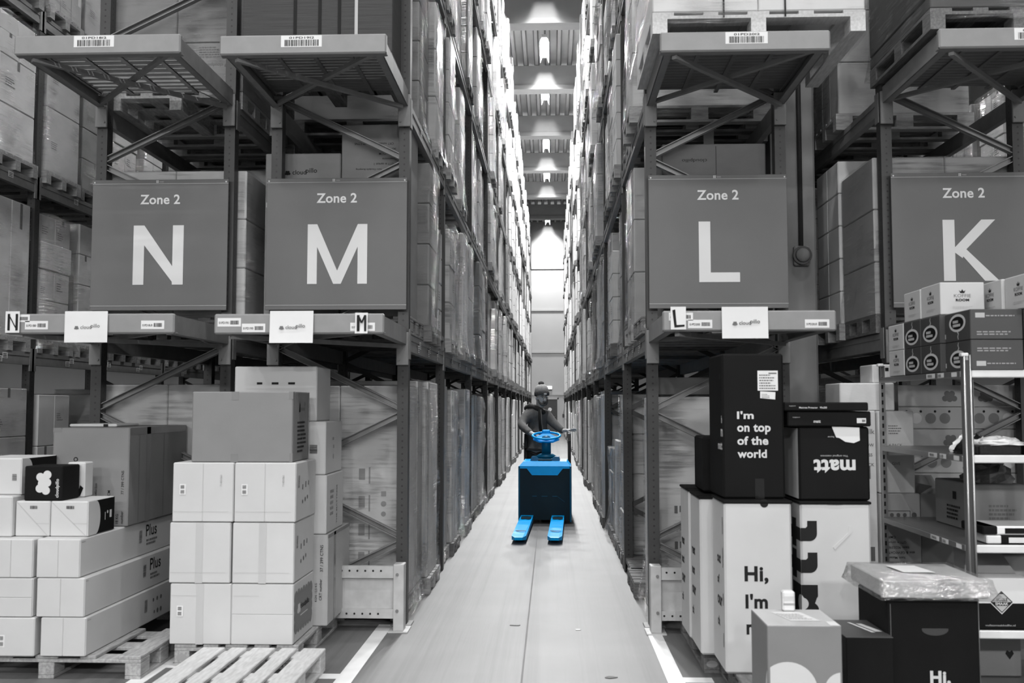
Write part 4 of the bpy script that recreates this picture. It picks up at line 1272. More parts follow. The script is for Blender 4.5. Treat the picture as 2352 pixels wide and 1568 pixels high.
F2 = Face((-.030, -.025, 0), (1, 0, 0), (0, 0, 1))
marks(r, F2, [rect(.002, .03, .056, .010)] + [rect(.004, .052 + .006 * k, .052, .0015) for k in range(4)], INKL, 'print', .0012)
r, F, wd, dp, h = carton('dark_box', 'dark box with two white bars on its lid, between grey box and Hi box', 'carton', 1.432, 1.66, 5.02, 5.42, 0, .575, BLACKC, c=.004)
MB().cbox(-wd/2, wd/2, -dp/2, dp/2, h - .001, h + .002, .0005).build('lid', mat('dark_lid', .05, .5, .05, 4), r)
marks(r, F['t'], [[(.10, .33), (.115, .33), (.175, .10), (.155, .10)], [(.135, .30), (.165, .30), (.215, .12), (.18, .12)]], WPRINT, 'bar_print', .004)
# big dark box with parcel on top
r, F, wd, dp, h = carton('dark_box', 'large dark box with white Hi lettering in the right front corner', 'carton', 1.655, 2.105, 5.10, 5.56, 0, .742, BLACKC, c=.008)
f = F['f']
write(r, f, 'Hi,', .205, .325, h=.075, m=WPRINT, bold=.04)
marks(r, F['l'], [rect(dp - .016, .14, .012, .10), rect(dp - .016, .285, .012, .085), rect(dp - .016, .42, .012, .085)], WPRINT, 'edge_bar_print')
marks(r, f, [rect(.018, .0, .003, h - .02)], INKG, 'crease_print'); marks(r, f, [[(.235 + .065 * math.cos(a), .60 + .03 * math.sin(a)) for a in [math.pi * (1 + i / 10) for i in range(11)]] + [(.298, .605), (.172, .605)]], mat('handle_outline', .035, .5, 0), 'handle_print')
p = thing('wrapped_parcel', 'flat white carton in a clear plastic bag lying on the large dark box', 'parcel', (1.885, 5.33, .745))
MB().cbox(-.255, .255, -.27, .27, .012, .098, .006).build('flat_carton', WHITE, p)
rb = random.Random(3); mb = MB(); vs = []; fs = []; nx, ny = 26, 12
per = []
for k in range(nx): per.append((-.275 + .55 * k / (nx - 1), -.285))
for k in range(1, ny): per.append((.275 + .0 * k, -.285 + .57 * k / (ny - 1)))
for k in range(1, nx): per.append((.275 - .55 * k / (nx - 1), .285))
for k in range(1, ny - 1): per.append((-.275, .285 - .57 * k / (ny - 1)))
m_ = len(per); prof = [(.97, .001), (1.07, .010), (1.04, .04), (1.005, .075), (.985, .104)]
for pj, (q, zz) in enumerate(prof):
    for i, (x, y) in enumerate(per):
        e_ = rb.uniform(-.012, .012) * (pj in (1, 2, 3))
        qq = q + e_ + (.06 if (x > .22 and y < -.1 and pj == 1) else 0)
        vs.append((x * max(qq, .93 if pj == 0 else .965), y * max(qq, .93 if pj == 0 else .965), zz + (rb.uniform(0, .016) if pj in (1, 2) else 0)))
for pj in range(len(prof) - 1):
    for i in range(m_): fs.append((pj*m_ + i, pj*m_ + (i+1) % m_, (pj+1)*m_ + (i+1) % m_, (pj+1)*m_ + i))
fs.append([ (len(prof)-1)*m_ + i for i in range(m_)]); fs.append([i for i in reversed(range(m_))])
mb.raw(vs, fs, True); mb.build('plastic_bag', film_mat('bag_film', .22, .7, (2.5, 2.5, 5), (.4, .2, .3), .95), p)
marks(p, Face((-.255, -.27, .098), (1, 0, 0), (0, 1, 0)), [[(.17, .20), (.33, .20), (.30, .42), (.15, .42)]], PAPER, 'paper_label', .009)

# ================================================================== steel shelf unit on the right
SX0, SX1, SY0, SY1 = 2.335, 2.98, 5.77, 7.24
sh = thing('shelf_unit', 'tall steel shelf unit on the right, coffee boxes stacked on top', 'shelf unit', ((SX0 + SX1) / 2, (SY0 + SY1) / 2, 0))
hx, hy = (SX1 - SX0) / 2, (SY1 - SY0) / 2
for sx in (-1, 1):
    for sy in (-1, 1):
        mb = MB(); x, y = sx * hx, sy * hy
        # angle section: one web along x, one along y, with slots
        a = .042
        xs = sorted((x, x - sx * a)); ys = sorted((y, y - sy * a))
        mb.box(xs[0], xs[1], *sorted((y, y - sy * .003)), 0, 1.985)
        mb.box(*sorted((x, x - sx * .003)), ys[0], ys[1], 0, 1.985)
        if sy < 0:
            mb.tube([(x - sx * .004, y - .004, 0), (x - sx * .004, y - .004, 1.99)], .008, 8); mb.tube([(x - sx * .038, y - .004, 0), (x - sx * .038, y - .004, 1.99)], .008, 8)
        mb.build('post', CHROME, sh)
        F = Face((xs[0], y if sy < 0 else y - .003, 0), (1, 0, 0), (0, 0, 1))
        if sy > 0: marks(sh, F, [rect(.014, .06 + k * .055, .014, .03) for k in range(34)], HOLE, 'slot_pattern', .001)
        else: marks(sh, F, [rect(.012, .02, .018, 1.94)], STEEL, 'channel_print', .001)
        MB().cbox(x - .028 if sx > 0 else x - .012, x + .012 if sx > 0 else x + .028, y - .012 if sy < 0 else y - .03, y + .03 if sy < 0 else y + .012, 1.98, 2.0, .004).build('post_cap', SHELFW, sh)
TIERS = [.10, .45, .92, 1.42, 1.90]
for k, z in enumerate(TIERS):
    mb = MB(); mb.box(-hx + .005, hx - .005, -hy + .004, hy - .004, z - .012, z)
    mb.build('shelf_board', CHROME, sh)
    MB().cbox(-hx + .04, hx - .04, -hy - .016, -hy + .004, z - .04, z + .004, .005).build('shelf_lip', SHELFW, sh)
    MB().cbox(-hx - .004, -hx + .004, -hy + .04, hy - .04, z - .036, z - .002, .002).build('shelf_rail', CHROME, sh)
    if k in (2, 3, 4):
        F = Face((-hx - .004, hy, z - .036), (0, -1, 0), (0, 0, 1)); L = 2 * hy
        marks(sh, F, [rect(L - .55, .004, .14, .028), rect(L - .37, .004, .10, .028), rect(L - .16, .004, .08, .026)], PAPER, 'tag_print', .001)
        marks(sh, F, bars(L - .53, .010, .08, .016, k) + bars(L - .36, .008, .05, .018, k + 2), INKG, 'tag_print', .002)

# coffee boxes on top of it
GCF = 'coffee boxes on the steel shelf unit'
def oval(par, F, u, v, rx, flip=False):
    ry = rx * .44
    e1 = [(u + rx * math.cos(t), v + ry * math.sin(t)) for t in [math.pi * 2 * i / 28 for i in range(28)]]
    e2 = [(u + rx * .78 * math.cos(t), v + ry * .72 * math.sin(t)) for t in [math.pi * 2 * i / 28 for i in range(28)]]
    marks(par, F, [e1], WPRINT, 'oval_print', .0012); marks(par, F, [e2], BLACKC, 'oval_print', .002)
    marks(par, F, lines(u - rx * .5, v - ry * .42, rx, ry * .85, 2, 3, .7), WPRINT, 'print', .003)
    s = -1 if flip else 1
    marks(par, F, [[(u - .006, v + s * ry), (u + .010, v + s * (ry + .014)), (u - .002, v + s * (ry + .028)), (u + .008, v + s * (ry + .045)), (u + .014, v + s * (ry + .045)), (u + .006, v + s * (ry + .028)), (u + .018, v + s * (ry + .012)), (u + .006, v + s * ry)]], WPRINT, 'steam_print', .0012)
def crown_word(par, F, u, v, wd):
    marks(par, F, [[(u + wd * .38, v + wd * .40), (u + wd * .62, v + wd * .40), (u + wd * .70, v + wd * .58), (u + wd * .58, v + wd * .50), (u + wd * .5, v + wd * .64), (u + wd * .42, v + wd * .50), (u + wd * .30, v + wd * .58)]], INK, 'logo')
    write(par, F, 'KOFFIE', u, v + wd * .14, wd=wd, h=wd * .20, m=INKG)
    write(par, F, 'ROOM', u + wd * .10, v - wd * .10, wd=wd * .8, h=wd * .16, m=INK, bold=.05)
    marks(par, F, lines(u - wd * .1, v - wd * .52, wd * 1.2, wd * .16, 2, 2, .4), LPRINT, 'print')
DARKB = mat('dark_coffee_box', .045, .5, .08, 4)
def coffee(kind, x0, y0, y1, z0, z1, label, wd=.30, flip=False):
    r, F, w_, dp, h = carton('coffee_box', label, 'carton', x0, x0 + wd, y0, y1, z0, z1, WHITE if kind == 'w' else DARKB, GCF, c=.004)
    if kind == 'w':
        crown_word(r, F['l'], dp * .5 - .055, h * .46, .11); crown_word(r, F['f'], w_ * .5 - .05, h * .46, .10)
    else:
        oval(r, F['l'], dp * .5, h * (.62 if flip else .40), .118, flip)
        f = F['f']
        marks(r, f, [rect(w_ * .10, h * (.72 if flip else .14), w_ * .18, h * .16)], LPRINT, 'label_print')
        marks(r, f, lines(w_ * .12, h * (.15 if flip else .62), w_ * .78, h * .16, 2, 5, .45) + lines(w_ * .3, h * (.76 if flip else .2), w_ * .6, h * .07, 1, 6), INKL, 'print')
    return r
T = 1.902; q = .172
for k in range(2):
    t = ('lower', 'upper')[k]; z0 = T + k * (q + .002); z1 = z0 + q
    coffee('w', 2.338, 6.73, 7.02, z0, z1, 'white coffee box at the rear corner of the shelf top, %s of the pair' % t)
    coffee('d', 2.340, 6.43, 6.725, z0, z1, 'dark coffee box with white oval, %s one beside the white rear pair' % t)
    coffee('d', 2.342, 6.115, 6.425, z0, z1, 'dark coffee box with white oval, %s one in the middle of the shelf' % t)
    coffee('d', 2.372, 5.75, 6.105, z0, z1, 'dark coffee box, %s one nearest the front shelf post' % t, .292, k == 1)
    coffee('d', 2.672, 5.75, 6.105, z0, z1, 'dark coffee box at the picture edge, %s of the front pair' % t, .292, k == 1)
z0 = T + 2 * (q + .002)
coffee('w', 2.345, 6.43, 6.72, z0, z0 + .19, 'white coffee room box with a crown, leftmost of the top layer')
coffee('w', 2.350, 6.115, 6.425, z0, z0 + .195, 'white coffee room box with a crown on two faces, second in the top layer', .262)
coffee('w', 2.650, 5.97, 6.28, z0, z0 + .195, 'white coffee room box with a crown, third in the top layer')
coffee('w', 2.665, 5.62, 5.96, z0, z0 + .195, 'white coffee room box with a crown at the picture edge, top layer')

def crumple(name, label, cat, loc, sx, sy, sz, m, seed, group=None):
    rr = random.Random(seed); mb = MB(); nu, nv = 18, 9; vs = []
    for j in range(nv + 1):
        ph = math.pi / 2 * j / nv
        for i in range(nu):
            a = 2 * math.pi * i / nu; q_ = 1 + rr.uniform(-.16, .16) * (j < nv)
            vs.append((sx * math.cos(a) * math.cos(ph) * q_, sy * math.sin(a) * math.cos(ph) * q_, max(0, sz * math.sin(ph) * (1 + rr.uniform(-.2, .2))) if j else 0))
    fs = [(j*nu + i, j*nu + (i+1) % nu, (j+1)*nu + (i+1) % nu, (j+1)*nu + i) for j in range(nv) for i in range(nu)] + [list(reversed(range(nu)))]
    mb.raw(vs, fs)
    o = mb.build(name, m); o.location = loc
    return tag(o, label, cat, group)
crumple('plastic_bag', 'crumpled black plastic bag on the shelf under the coffee boxes', 'plastic bag', (2.50, 6.02, 1.421), .13, .12, .10, BAGB, 1)
crumple('plastic_bag', 'crumpled clear white plastic on the black bag on the shelf', 'plastic bag', (2.52, 6.20, 1.421), .10, .03, .10, BAGW, 2)
r, F, wd, dp, h = carton('packed_textile', 'flat black packed textile under white plastic on the shelf', 'packed textile', 2.42, 2.66, 5.80, 5.98, 1.421, 1.475, BAGB)
r, F, wd, dp, h = carton('packed_textile', 'black rolled pack at the picture edge on the second shelf from the top', 'packed textile', 2.70, 2.95, 5.80, 6.1, 1.421, 1.485, BLACKC)
crumple('plastic_bag', 'white plastic bag lying flat on the black packed textile', 'plastic bag', (2.56, 5.90, 1.477), .15, .10, .045, BAGW, 4)
r, F, wd, dp, h = carton('brown_carton', 'brown carton with faint print at the back of the middle shelf', 'carton', 2.60, 2.93, 6.35, 6.95, .921, 1.215, BROWN2)
marks(r, F['l'], [rect(.30, .18, .06, .05)] + lines(.2, .05, .22, .10, 4, 2), INK, 'print')
marks(r, F['f'], lines(.1, .08, .18, .1, 4, 3), INKG, 'print')
crumple('wrapped_bundle', 'film-wrapped bundle on the brown carton of the middle shelf', 'bundle', (2.80, 6.6, 1.217), .13, .22, .15, mat('wrapped_bundle', .14, .2, .5, 12, .5, 18), 6)
for k in range(2):
    r, F, wd, dp, h = carton('packed_textile', ('black and white folded pack, lower one on the middle shelf front', 'white and black folded pack, upper one on the middle shelf front')[k], 'packed textile', 2.46 - .02 * k, 2.93, 5.82, 6.12, .921 + .052 * k, .970 + .052 * k, (BLACKC, BAGW)[k], 'folded packs on the shelf')
    marks(r, F['f'], [rect(.12, .008, .2, .03)], (PAPER, BLACKC)[k], 'print')
    MB().cbox(-wd/2 - .004, -wd/2 + .08, -dp/2 - .004, dp/2, .002, h, .006).build('end_band', BLACKC if k else BAGW, r)
r, F, wd, dp, h = carton('clover_carton', 'brown carton with pale cloud mark on the second lowest shelf', 'carton', 2.62, 2.96, 6.22, 6.72, .452, .80, BROWN)
marks(r, F['f'], [circ(.11, .20, .045), circ(.17, .255, .048), circ(.24, .255, .048), circ(.17, .20, .045), circ(.22, .19, .048)], LPRINT, 'logo', label='pale cloud mark')
MB().prism([(0, 0), (.30, 0), (.26, .28), (.06, .32)], (-wd/2 - .24, -dp/2 - .27, h - .08), (1, 0, 0), (.25, 1, .35), (0, 0, .005)).build('flap', WHITE, r)
r, F, wd, dp, h = carton('coffee_carton', 'half white half black carton with a diamond emblem on the low shelf', 'carton', 2.372, 2.685, 5.80, 6.18, .452, .735, WHITE2)
f = F['f']
MB().cbox(-wd/2 - .0006, wd/2 + .0006, -dp/2 - .0008, dp/2, .0, h * .52, .004).build('lower_band', BLACKC, r)
c_, cz, rr_ = .148, .152, .068
marks(r, f, [[(c_ - rr_, cz), (c_, cz - rr_), (c_ + rr_, cz), (c_, cz + rr_)]], PAPER, 'emblem_print', .0022)
marks(r, f, [[(c_ - rr_ * .9, cz), (c_, cz - rr_ * .9), (c_ + rr_ * .9, cz), (c_, cz + rr_ * .9)]], BLACKC, 'emblem_print', .003)
marks(r, f, [[(c_ - rr_ * .8, cz), (c_, cz - rr_ * .8), (c_ + rr_ * .8, cz), (c_, cz + rr_ * .8)]], LPRINT, 'emblem_print', .0038)
marks(r, f, [[(c_ - rr_ * .8, cz), (c_ + rr_ * .8, cz), (c_ + rr_ * .5, cz - rr_ * .3), (c_ - rr_ * .5, cz - rr_ * .3)], [(c_ - .01, cz + rr_ * .65), (c_ + .01, cz + rr_ * .65), (c_, cz + rr_ * .78)]], INK, 'emblem_print', .0046)
write(r, f, 'VOLLE', c_ - .032, cz + .004, wd=.064, h=.018, m=INK, bold=.02, e=.0054); write(r, f, 'SMAAK', c_ - .036, cz - .017, wd=.072, h=.015, m=WPRINT, bold=.03, e=.0054)
write(r, f, 'vollesmaakkoffie.nl', .055, .018, wd=.165, h=.010, m=LPRINT, e=.0022)
r, F, wd, dp, h = carton('heart_carton', 'dark carton with faint heart print on the lowest shelf', 'carton', 2.52, 2.78, 6.15, 6.5, .102, .36, BROWN2)
marks(r, F['f'], [[(.19, .10), (.215, .135), (.205, .155), (.19, .145), (.175, .155), (.165, .135)]], INK, 'heart_print')
r, F, wd, dp, h = carton('flat_carton', 'flat white carton on the floor in front of the steel shelf unit', 'carton', 2.39, 2.85, 5.36, 5.74, 0, .115, WHITE2)
r, F, wd, dp, h = carton('silver_tray', 'small silver tray on the lowest shelf', 'tray', 2.44, 2.60, 5.85, 6.05, .102, .118, CHROME)

# cartons standing between the shelf unit, the column and the K rack
r, F, wd, dp, h = carton('tall_carton', 'pale carton with milk gift pack print beside the black matt box', 'carton', 2.07, 2.325, 7.30, 7.70, 0, 1.665, BROWN3)
f = F['f']
for k, s in enumerate(('milk', 'COW', 'BLISS', 'PACK')): write(r, f, s, .16, 1.50 - k * .07 - (k > 0) * .02, h=.035 if k == 0 else .022, m=INKG, bold=.01)
marks(r, f, [rect(.16, 1.18, .05, .09), rect(.18, .6, .05, .1)], INKG, 'print')
r, F, wd, dp, h = carton('light_carton', 'plain pale carton on top of the milk carton stack', 'carton', 2.08, 2.47, 7.32, 7.70, 1.667, 1.865, BROWN3)
r, F, wd, dp, h = carton('small_carton', 'small pale carton topmost beside the concrete column', 'carton', 2.33, 2.50, 7.36, 7.66, 1.867, 2.0, BROWN3)
marks(r, F['f'], [rect(.09, .085, .025, .025)], INK, 'print'); marks(r, F['f'], lines(.05, .02, .08, .02, 1, 2), INKG, 'print')
r, F, wd, dp, h = carton('tall_carton', 'tall pale carton with a round mark between shelf post and K rack', 'carton', 2.33, 2.58, 7.26, 7.28 + .3, 1.082, 1.664, BROWN3)
marks(r, F['f'], lines(.07, .42, .10, .07, 4, 3, .4), INKG, 'print'); write(r, F['f'], 'GIVE', .09, .20, h=.02, m=INKG); write(r, F['f'], '4-PACK', .07, .33, h=.02, m=INKG)
def open_carton(label, x0, x1, y0, y1, h, m):
    r = thing('open_carton', label, 'carton', ((x0 + x1) / 2, (y0 + y1) / 2, 0), 0, 'tall open cartons behind the shelf unit')
    a, b = (x1 - x0) / 2, (y1 - y0) / 2; t = .006
    MB().box(-a, a, -b, -b + t, 0, h).box(-a, a, b - t, b, 0, h).box(-a, -a + t, -b + t, b - t, 0, h).box(a - t, a, -b + t, b - t, 0, h).box(-a, a, -b, b, 0, .01).box(-a + t, a - t, -b + t, b - t, h - .14, h - .13).build('carton_body', m, r)
    MB().prism([(0, 0), (2*a, 0), (2*a - .02, .17), (.02, .17)], (-a, b, h), (1, 0, 0), (0, .55, .55), (0, .004, 0)).build('flap', m, r)
    MB().prism([(0, 0), (2*b, 0), (2*b - .03, .14), (.03, .14)], (a, -b, h), (0, 1, 0), (.5, 0, .55), (.004, 0, 0)).build('flap', m, r)
    MB().prism([(0, 0), (2*b, 0), (2*b - .03, .14), (.03, .14)], (-a, -b, h), (0, 1, 0), (.7, 0, .35), (.004, 0, 0)).build('flap', m, r)
    return r, faces(2 * a, 2 * b, h)
r, F = open_carton('tall open brown carton with upside-down print behind the shelf unit', 2.62, 2.925, 7.28, 7.74, 1.08, BROWN2)
marks(r, F['f'], [rect(.01, .9, .28, .003)], INKG, 'crease_print')
r, F, wd, dp, h = carton('marked_carton', 'brown carton with upside-down shipping print seen through the shelf unit', 'carton', 2.33, 2.612, 7.26, 7.62, 0, 1.08, BROWN)
f = F['f']
for k, s in enumerate(('CMR', 'QTY in carton', 'Item: 9020398', 'size & GEWICHT', 'Item Maten', 'PO Number')): write(r, f, s, .05, .56 + .055 - k * .036 + .15, h=.018, m=INK, bold=.008, rot=2)
brand(r, f, .05, .50, .16, INK, 2)
marks(r, f, [[(.05, .90), (.21, .90), (.21, .96), (.05, .96)]], INK, 'frame_print'); marks(r, f, [[(.054, .904), (.206, .904), (.206, .956), (.054, .956)]], BROWN, 'frame_print', .002)
marks(r, f, [circ(.08, .93, .014), circ(.125, .93, .014), circ(.17, .93, .014), circ(.235, .93, .018)], INKG, 'print', .003)
marks(r, f, [rect(.12, .36, .08, .05)], PAPER, 'label_print')
# flat cartons with pale rounded panels in the K rack

k = 0
for cx0, cx1, side_w in ((2.70, 3.235, 'left'), (3.30, 3.72, 'right')):
    z = .146
    for q_ in range(10):
        z1 = z + .172
        r, F, wd, dp, h = carton('cloud_carton', 'flat brown carton with pale panel, %s from below in the %s stack behind the shelf' % (ORD[q_], side_w), 'carton', cx0, cx1, 8.0, 8.7, z, z1 - .003, BROWN, 'flat cloud mark cartons in the K rack')
        f = F['f']; ev = q_ % 2
        cxp = wd * .70 if side_w == 'left' else wd * .12
        rr2 = h * .485
        body = [(cxp + wd * .29 * 1.0, h * .01), (cxp + wd * .29, h * .99)] if side_w == 'left' else [(0.002, h * .99), (0.002, h * .01)]
        arc = [(cxp + (-1 if side_w == 'left' else 1) * (rr2 * math.sin(t) + .04), h * .5 + rr2 * (math.cos(t) if side_w == 'left' else -math.cos(t))) for t in [math.pi * i / 16 for i in range(17)]]
        marks(r, f, [body + arc], LPRINT, 'panel_print')
        if ev:
            marks(r, f, clover(cxp + .05, h * .5, h * .22), INKG, 'logo', .002)
        else:
            for s_ in range(4):
                u = (wd * .10 if side_w == 'left' else .05) + s_ * .11
                if u > wd - .05: break
                marks(r, f, [circ(u, h * .48, .042)], (WPRINT, WPRINT, GREYC, GREYC)[s_ if side_w == 'left' else 3 - s_], 'picture_print', .002)
                marks(r, f, [circ(u + .035, h * .80, .010, 10)], INK, 'number_print', .003)
        z = z1
pallet_thing('pallet under the flat cloud mark cartons in the K rack', 3.20, 8.35, 0, 'x', WOODD, 1.04, .8)

# ================================================================== end bays of the racks, level by level
# floor of the M rack: two tall wrapped cartons side by side
def big_load(label, loc, wx, wy, layers, cols_, m, film=1, rz=0, seed=0, group='pallet loads in the end bays', mats=None, base='w'):
    pm = pallet_mesh(wx, wy).mesh('pallet', WOOD if base == 'w' else (WOODD if base == 'd' else WOODN))
    o = load(label, layers, cols_, m, film, wx, wy, 0, base, seed, False, group, pmesh=pm, mats=mats)
    o.location = loc; o.rotation_euler = (0, 0, rz)
    return o
# rz = -90: the sides by side run along x, the face to -y is the former +x face
NX = -math.pi / 2
def kids(o, stem_): return [c for c in bpy.data.objects if c.parent == o and c.name.startswith(stem_)]
def front(o_wx, wy): return Face((o_wx / 2, -wy / 2, 0), (0, 1, 0), (0, 0, 1))

o = big_load('tall film-wrapped twin cartons with upright print, floor of the M rack end bay', (-1.70, 8.42, 0), .80, 1.04, [1.72], 2, BROWN3, 1, NX, 51)
F = front(.80, 1.04)
marks(o, F, [q for k in range(4) for q in (rect(.68, .45 + k * .22, .05, .09), rect(.76, .42 + k * .22, .012, .13))] + [circ(.88, .92, .022), circ(.88, .84, .02), rect(.86, .98, .04, .04)], INKL, 'print', .002)
write(o, F, 'The Mattress', .26, .62, h=.045, m=INK, bold=.02, rot=1)
place(LOW, 1, -1.70, 9.55, 0, 0, 'tall film-wrapped carton load behind the twin cartons, floor of the M rack', 'pallet loads in the end bays')
r, F, wd, dp, h = carton('cloud_mark_carton', 'brown carton with cloud wordmark above the sign with letter M', 'carton', -2.335, -1.715, 8.02, 8.60, 2.42, 3.765, BROWN2)
brand(r, F['f'], .155, 1.17, .27); marks(r, F['f'], lines(.14, 1.085, .18, .03, 1, 3, .7), INK, 'print'); sticker(r, F['f'], .01, .90, .06, .04, None, 5, 's')
r, F, wd, dp, h = carton('tall_brown_carton', 'taller brown carton with upside-down print above the sign with letter M', 'carton', -1.708, -1.16, 8.02, 8.60, 2.42, 4.00, BROWN2)
for k, s in enumerate(('Item: Cloudpillo Boxspring', 'GTY in carton 1', 'Dimensions', '140x200x45CM', '24,5 KG', 'CRT number: 50/  7 399 CTNS')): write(r, F['f'], s, .47 - .03 * len(s) * .45, 1.20 + k * .042, h=.018, m=INK, bold=.01, rot=2)
pallet_thing('pallet under the cloud wordmark cartons in the M rack', -1.72, 8.35, 2.272, 'y', WOODD, .8, 1.2)
# stack of flat sheets on the upper M shelf
r = thing('sheet_stack', 'strapped stack of flat brown board sheets on a pallet over the M end shelf', 'sheet stack', (-1.775, 7.85, 4.232))
link('pallet', pallet_mesh(.9, 1.15).mesh('pallet', WOODD), r).rotation_euler = (0, 0, math.pi / 2)
mb = MB(); rs = random.Random(4); z = .146
lay = mat('board_layers', .045, .8, .3, 3, .4, 6, stretch=(.6, .6, 60))  # darker than bare board: the shade over the stack is painted in
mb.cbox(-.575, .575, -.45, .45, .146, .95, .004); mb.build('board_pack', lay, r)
for x in (-.17, .02, .17, .30):
    MB().box(x - .012, x + .012, -.456, .456, .10, .957).build('strap', INK if x < .3 else LPRINT, r)
# N rack end bay
o = big_load('film-wrapped wide cartons on the floor of the N rack end bay', (-3.10, 8.40, 0), .80, 1.10, [.87, .86], 2, BROWN3, 1, NX, 61)
o = big_load('film-wrapped three-tier cartons behind the sign with letter N', (-3.065, 8.40, 2.274), .84, 1.18, [.40, .40, .40], 2, BROWN3, 1, NX, 62, base='d')
o = big_load('film-wrapped cartons with upside-down cloud wordmarks over the N end shelf', (-3.09, 8.42, 4.134), .84, 1.12, [.42, .42, .42], 2, BROWN2, 1, NX, 63)
F = front(.84, 1.12)
brand(o, F, .20, .36, .17, INKG, 2); brand(o, F, .80, .36, .20, INKG, 2); marks(o, F, lines(.25, .44, .2, .1, 4, 3, .3) + lines(.75, .44, .22, .1, 5, 4, .3), INKG, 'print', .002)
r, F, wd, dp, h = carton('scalloped_carton', 'brown carton with a column of dark half circles standing beside the N rack post', 'carton', -2.60, -2.34, 8.40, 9.0, 0, 1.86, BROWN3)
marks(r, F['f'], [circ(.055, .30 + k * .115, .05, 18) for k in range(13)], INK, 'scallop_print')
# L rack end bay
o = big_load('film-wrapped twin cartons with symbols, floor of the L rack end bay', (1.325, 8.46, 0), .80, 1.02, [1.63], 2, BROWN3, 1, NX, 71)
F = front(.80, 1.02)
marks(o, F, [q for k in range(3) for q in (rect(.16, .85 - k * .14, .025, .06), rect(.20, .86 - k * .14, .012, .05))] + [circ(.29, .78, .02), circ(.29, .70, .02), rect(.28, .83, .03, .03)], INKG, 'print', .002)
r, F, wd, dp, h = carton('wide_carton', 'dark wide carton lying across the wrapped twin cartons in the L rack', 'carton', .86, 1.80, 8.12, 8.8, 1.79, 1.93, BROWN2) 
r, F, wd, dp, h = carton('dark_carton', 'wide dark carton with mirrored wordmark above the sign with letter L', 'carton', .90, 1.73, 8.02, 8.62, 2.42, 3.81, BROWNM)
write(r, F['f'], 'cloudpillo', .16, 1.24, wd=.20, h=.035, m=INK, rot=2); marks(r, F['f'], [rect(.43, .01, .004, 1.36)], INK, 'crease_print'); tape(r, F['r'], .02, 1.2, .1, .1, TAPE)
MB().prism([(0, 0), (.085, 0), (.085, .30), (.0, .20)], (-.03, .02, h), (1, 0, 0), (0, 0, 1), (0, .006, 0)).build('flap', BROWN2, r)
pallet_thing('pallet under the dark carton with mirrored wordmark in the L rack', 1.32, 8.35, 2.272, 'y', WOODD, .8, 1.2)
o = big_load('film-wrapped white cartons on a pale pallet over the L end shelf', (1.40, 7.24, 4.205), 1.20, 1.42, [.52, .52], 2, WHITE2, 1, NX, 73, base='n')
for k, u in enumerate((.47, .88)):
    F = front(1.20, 1.42)
    marks(o, F, [rect(u, .10, .012, .95)], INK, 'strap_print', .012)
o = place(UP, 0, 1.28, 8.9, LEVELS[1], math.pi, 'film-wrapped carton load behind the pale pallet, upper L shelf', 'pallet loads in the end bays')
# K rack end bay
o = big_load('dark film-wrapped load overhanging the K end shelf', (3.16, 7.34, 4.232), 1.28, 1.20, [.10, .55, .5], 1, BROWN_SHADE, 1, NX, 81, base='d')
o = big_load('film-wrapped three-tier cartons behind the sign with letter K', (3.13, 8.40, 2.274), .84, 1.14, [.42, .42, .42], 2, BROWN, 1, NX, 82, base='d')
# right side of the central aisle on the floor: nearly empty pallets, single cartons, wrapped stacks
pallet_thing('empty old pallet just inside the aisle behind the L rack guard', 1.33, 9.42, 0, 'x', WOODD)
r, F, wd, dp, h = carton('tall_carton', 'tall narrow brown carton standing on the empty old pallet in the L rack', 'carton', .90, 1.45, 9.30, 9.56, .146, 1.03, BROWN2)
marks(r, F['l'], lines(.03, .3, .12, .3, 9, 4, .4), INK, 'print')
pallet_thing('second old pallet along the L rack floor, partly covered', 1.36, 10.15, 0, 'x', WOODD)
RS = [('film-wrapped four-tier carton stack by the second L rack post', 11.05, [.42, .42, .42, .42], 1, BROWN3, 1),
      ('upright carton load with a column of dark circles along the L rack floor', 12.0, [1.15], 1, WHITE2, 1),
      ('low loosely wrapped carton stack along the L rack floor', 13.1, [.36, .36, .30], 2, BROWN, 2)]
for lb, y, ly, cl, mm, fl in RS:
    o = load(lb, ly, cl, mm, fl, 1.14, .78, .01, 'd', int(y * 10), True, 'pallet loads along the central aisle')
    o.location = (.78 + .57, y, 0); o.rotation_euler = (0, 0, math.pi)
    if 'circles' in lb:
        F = Face((.57, .39, .146), (-1, 0, 0), (0, 0, 1))
        marks(o, F, [circ(.16, .10 + k * .10, .045, 16) for k in range(11)], INK, 'circle_print', .004)
    

# ================================================================== the blue pallet truck
tk = thing('pallet_truck', 'blue ride-on pallet truck with two forks and a steering wheel in the aisle', 'pallet truck', (-.095, 14.60, 0), R(-1.5))
W2 = .372
MB().prism([(0, .06), (0, .80), (.03, .82), (.62, .82), (.62, .06)], (-W2, 0, 0), (0, 1, 0), (0, 0, 1), (2 * W2, 0, 0)).build('chassis', NAVY, tk)
for s in (-1, 1):
    MB().cbox(s * W2 - .012, s * W2 + .012, -.012, .62, .03, .83, .004).build('side_plate', BLUED, tk)
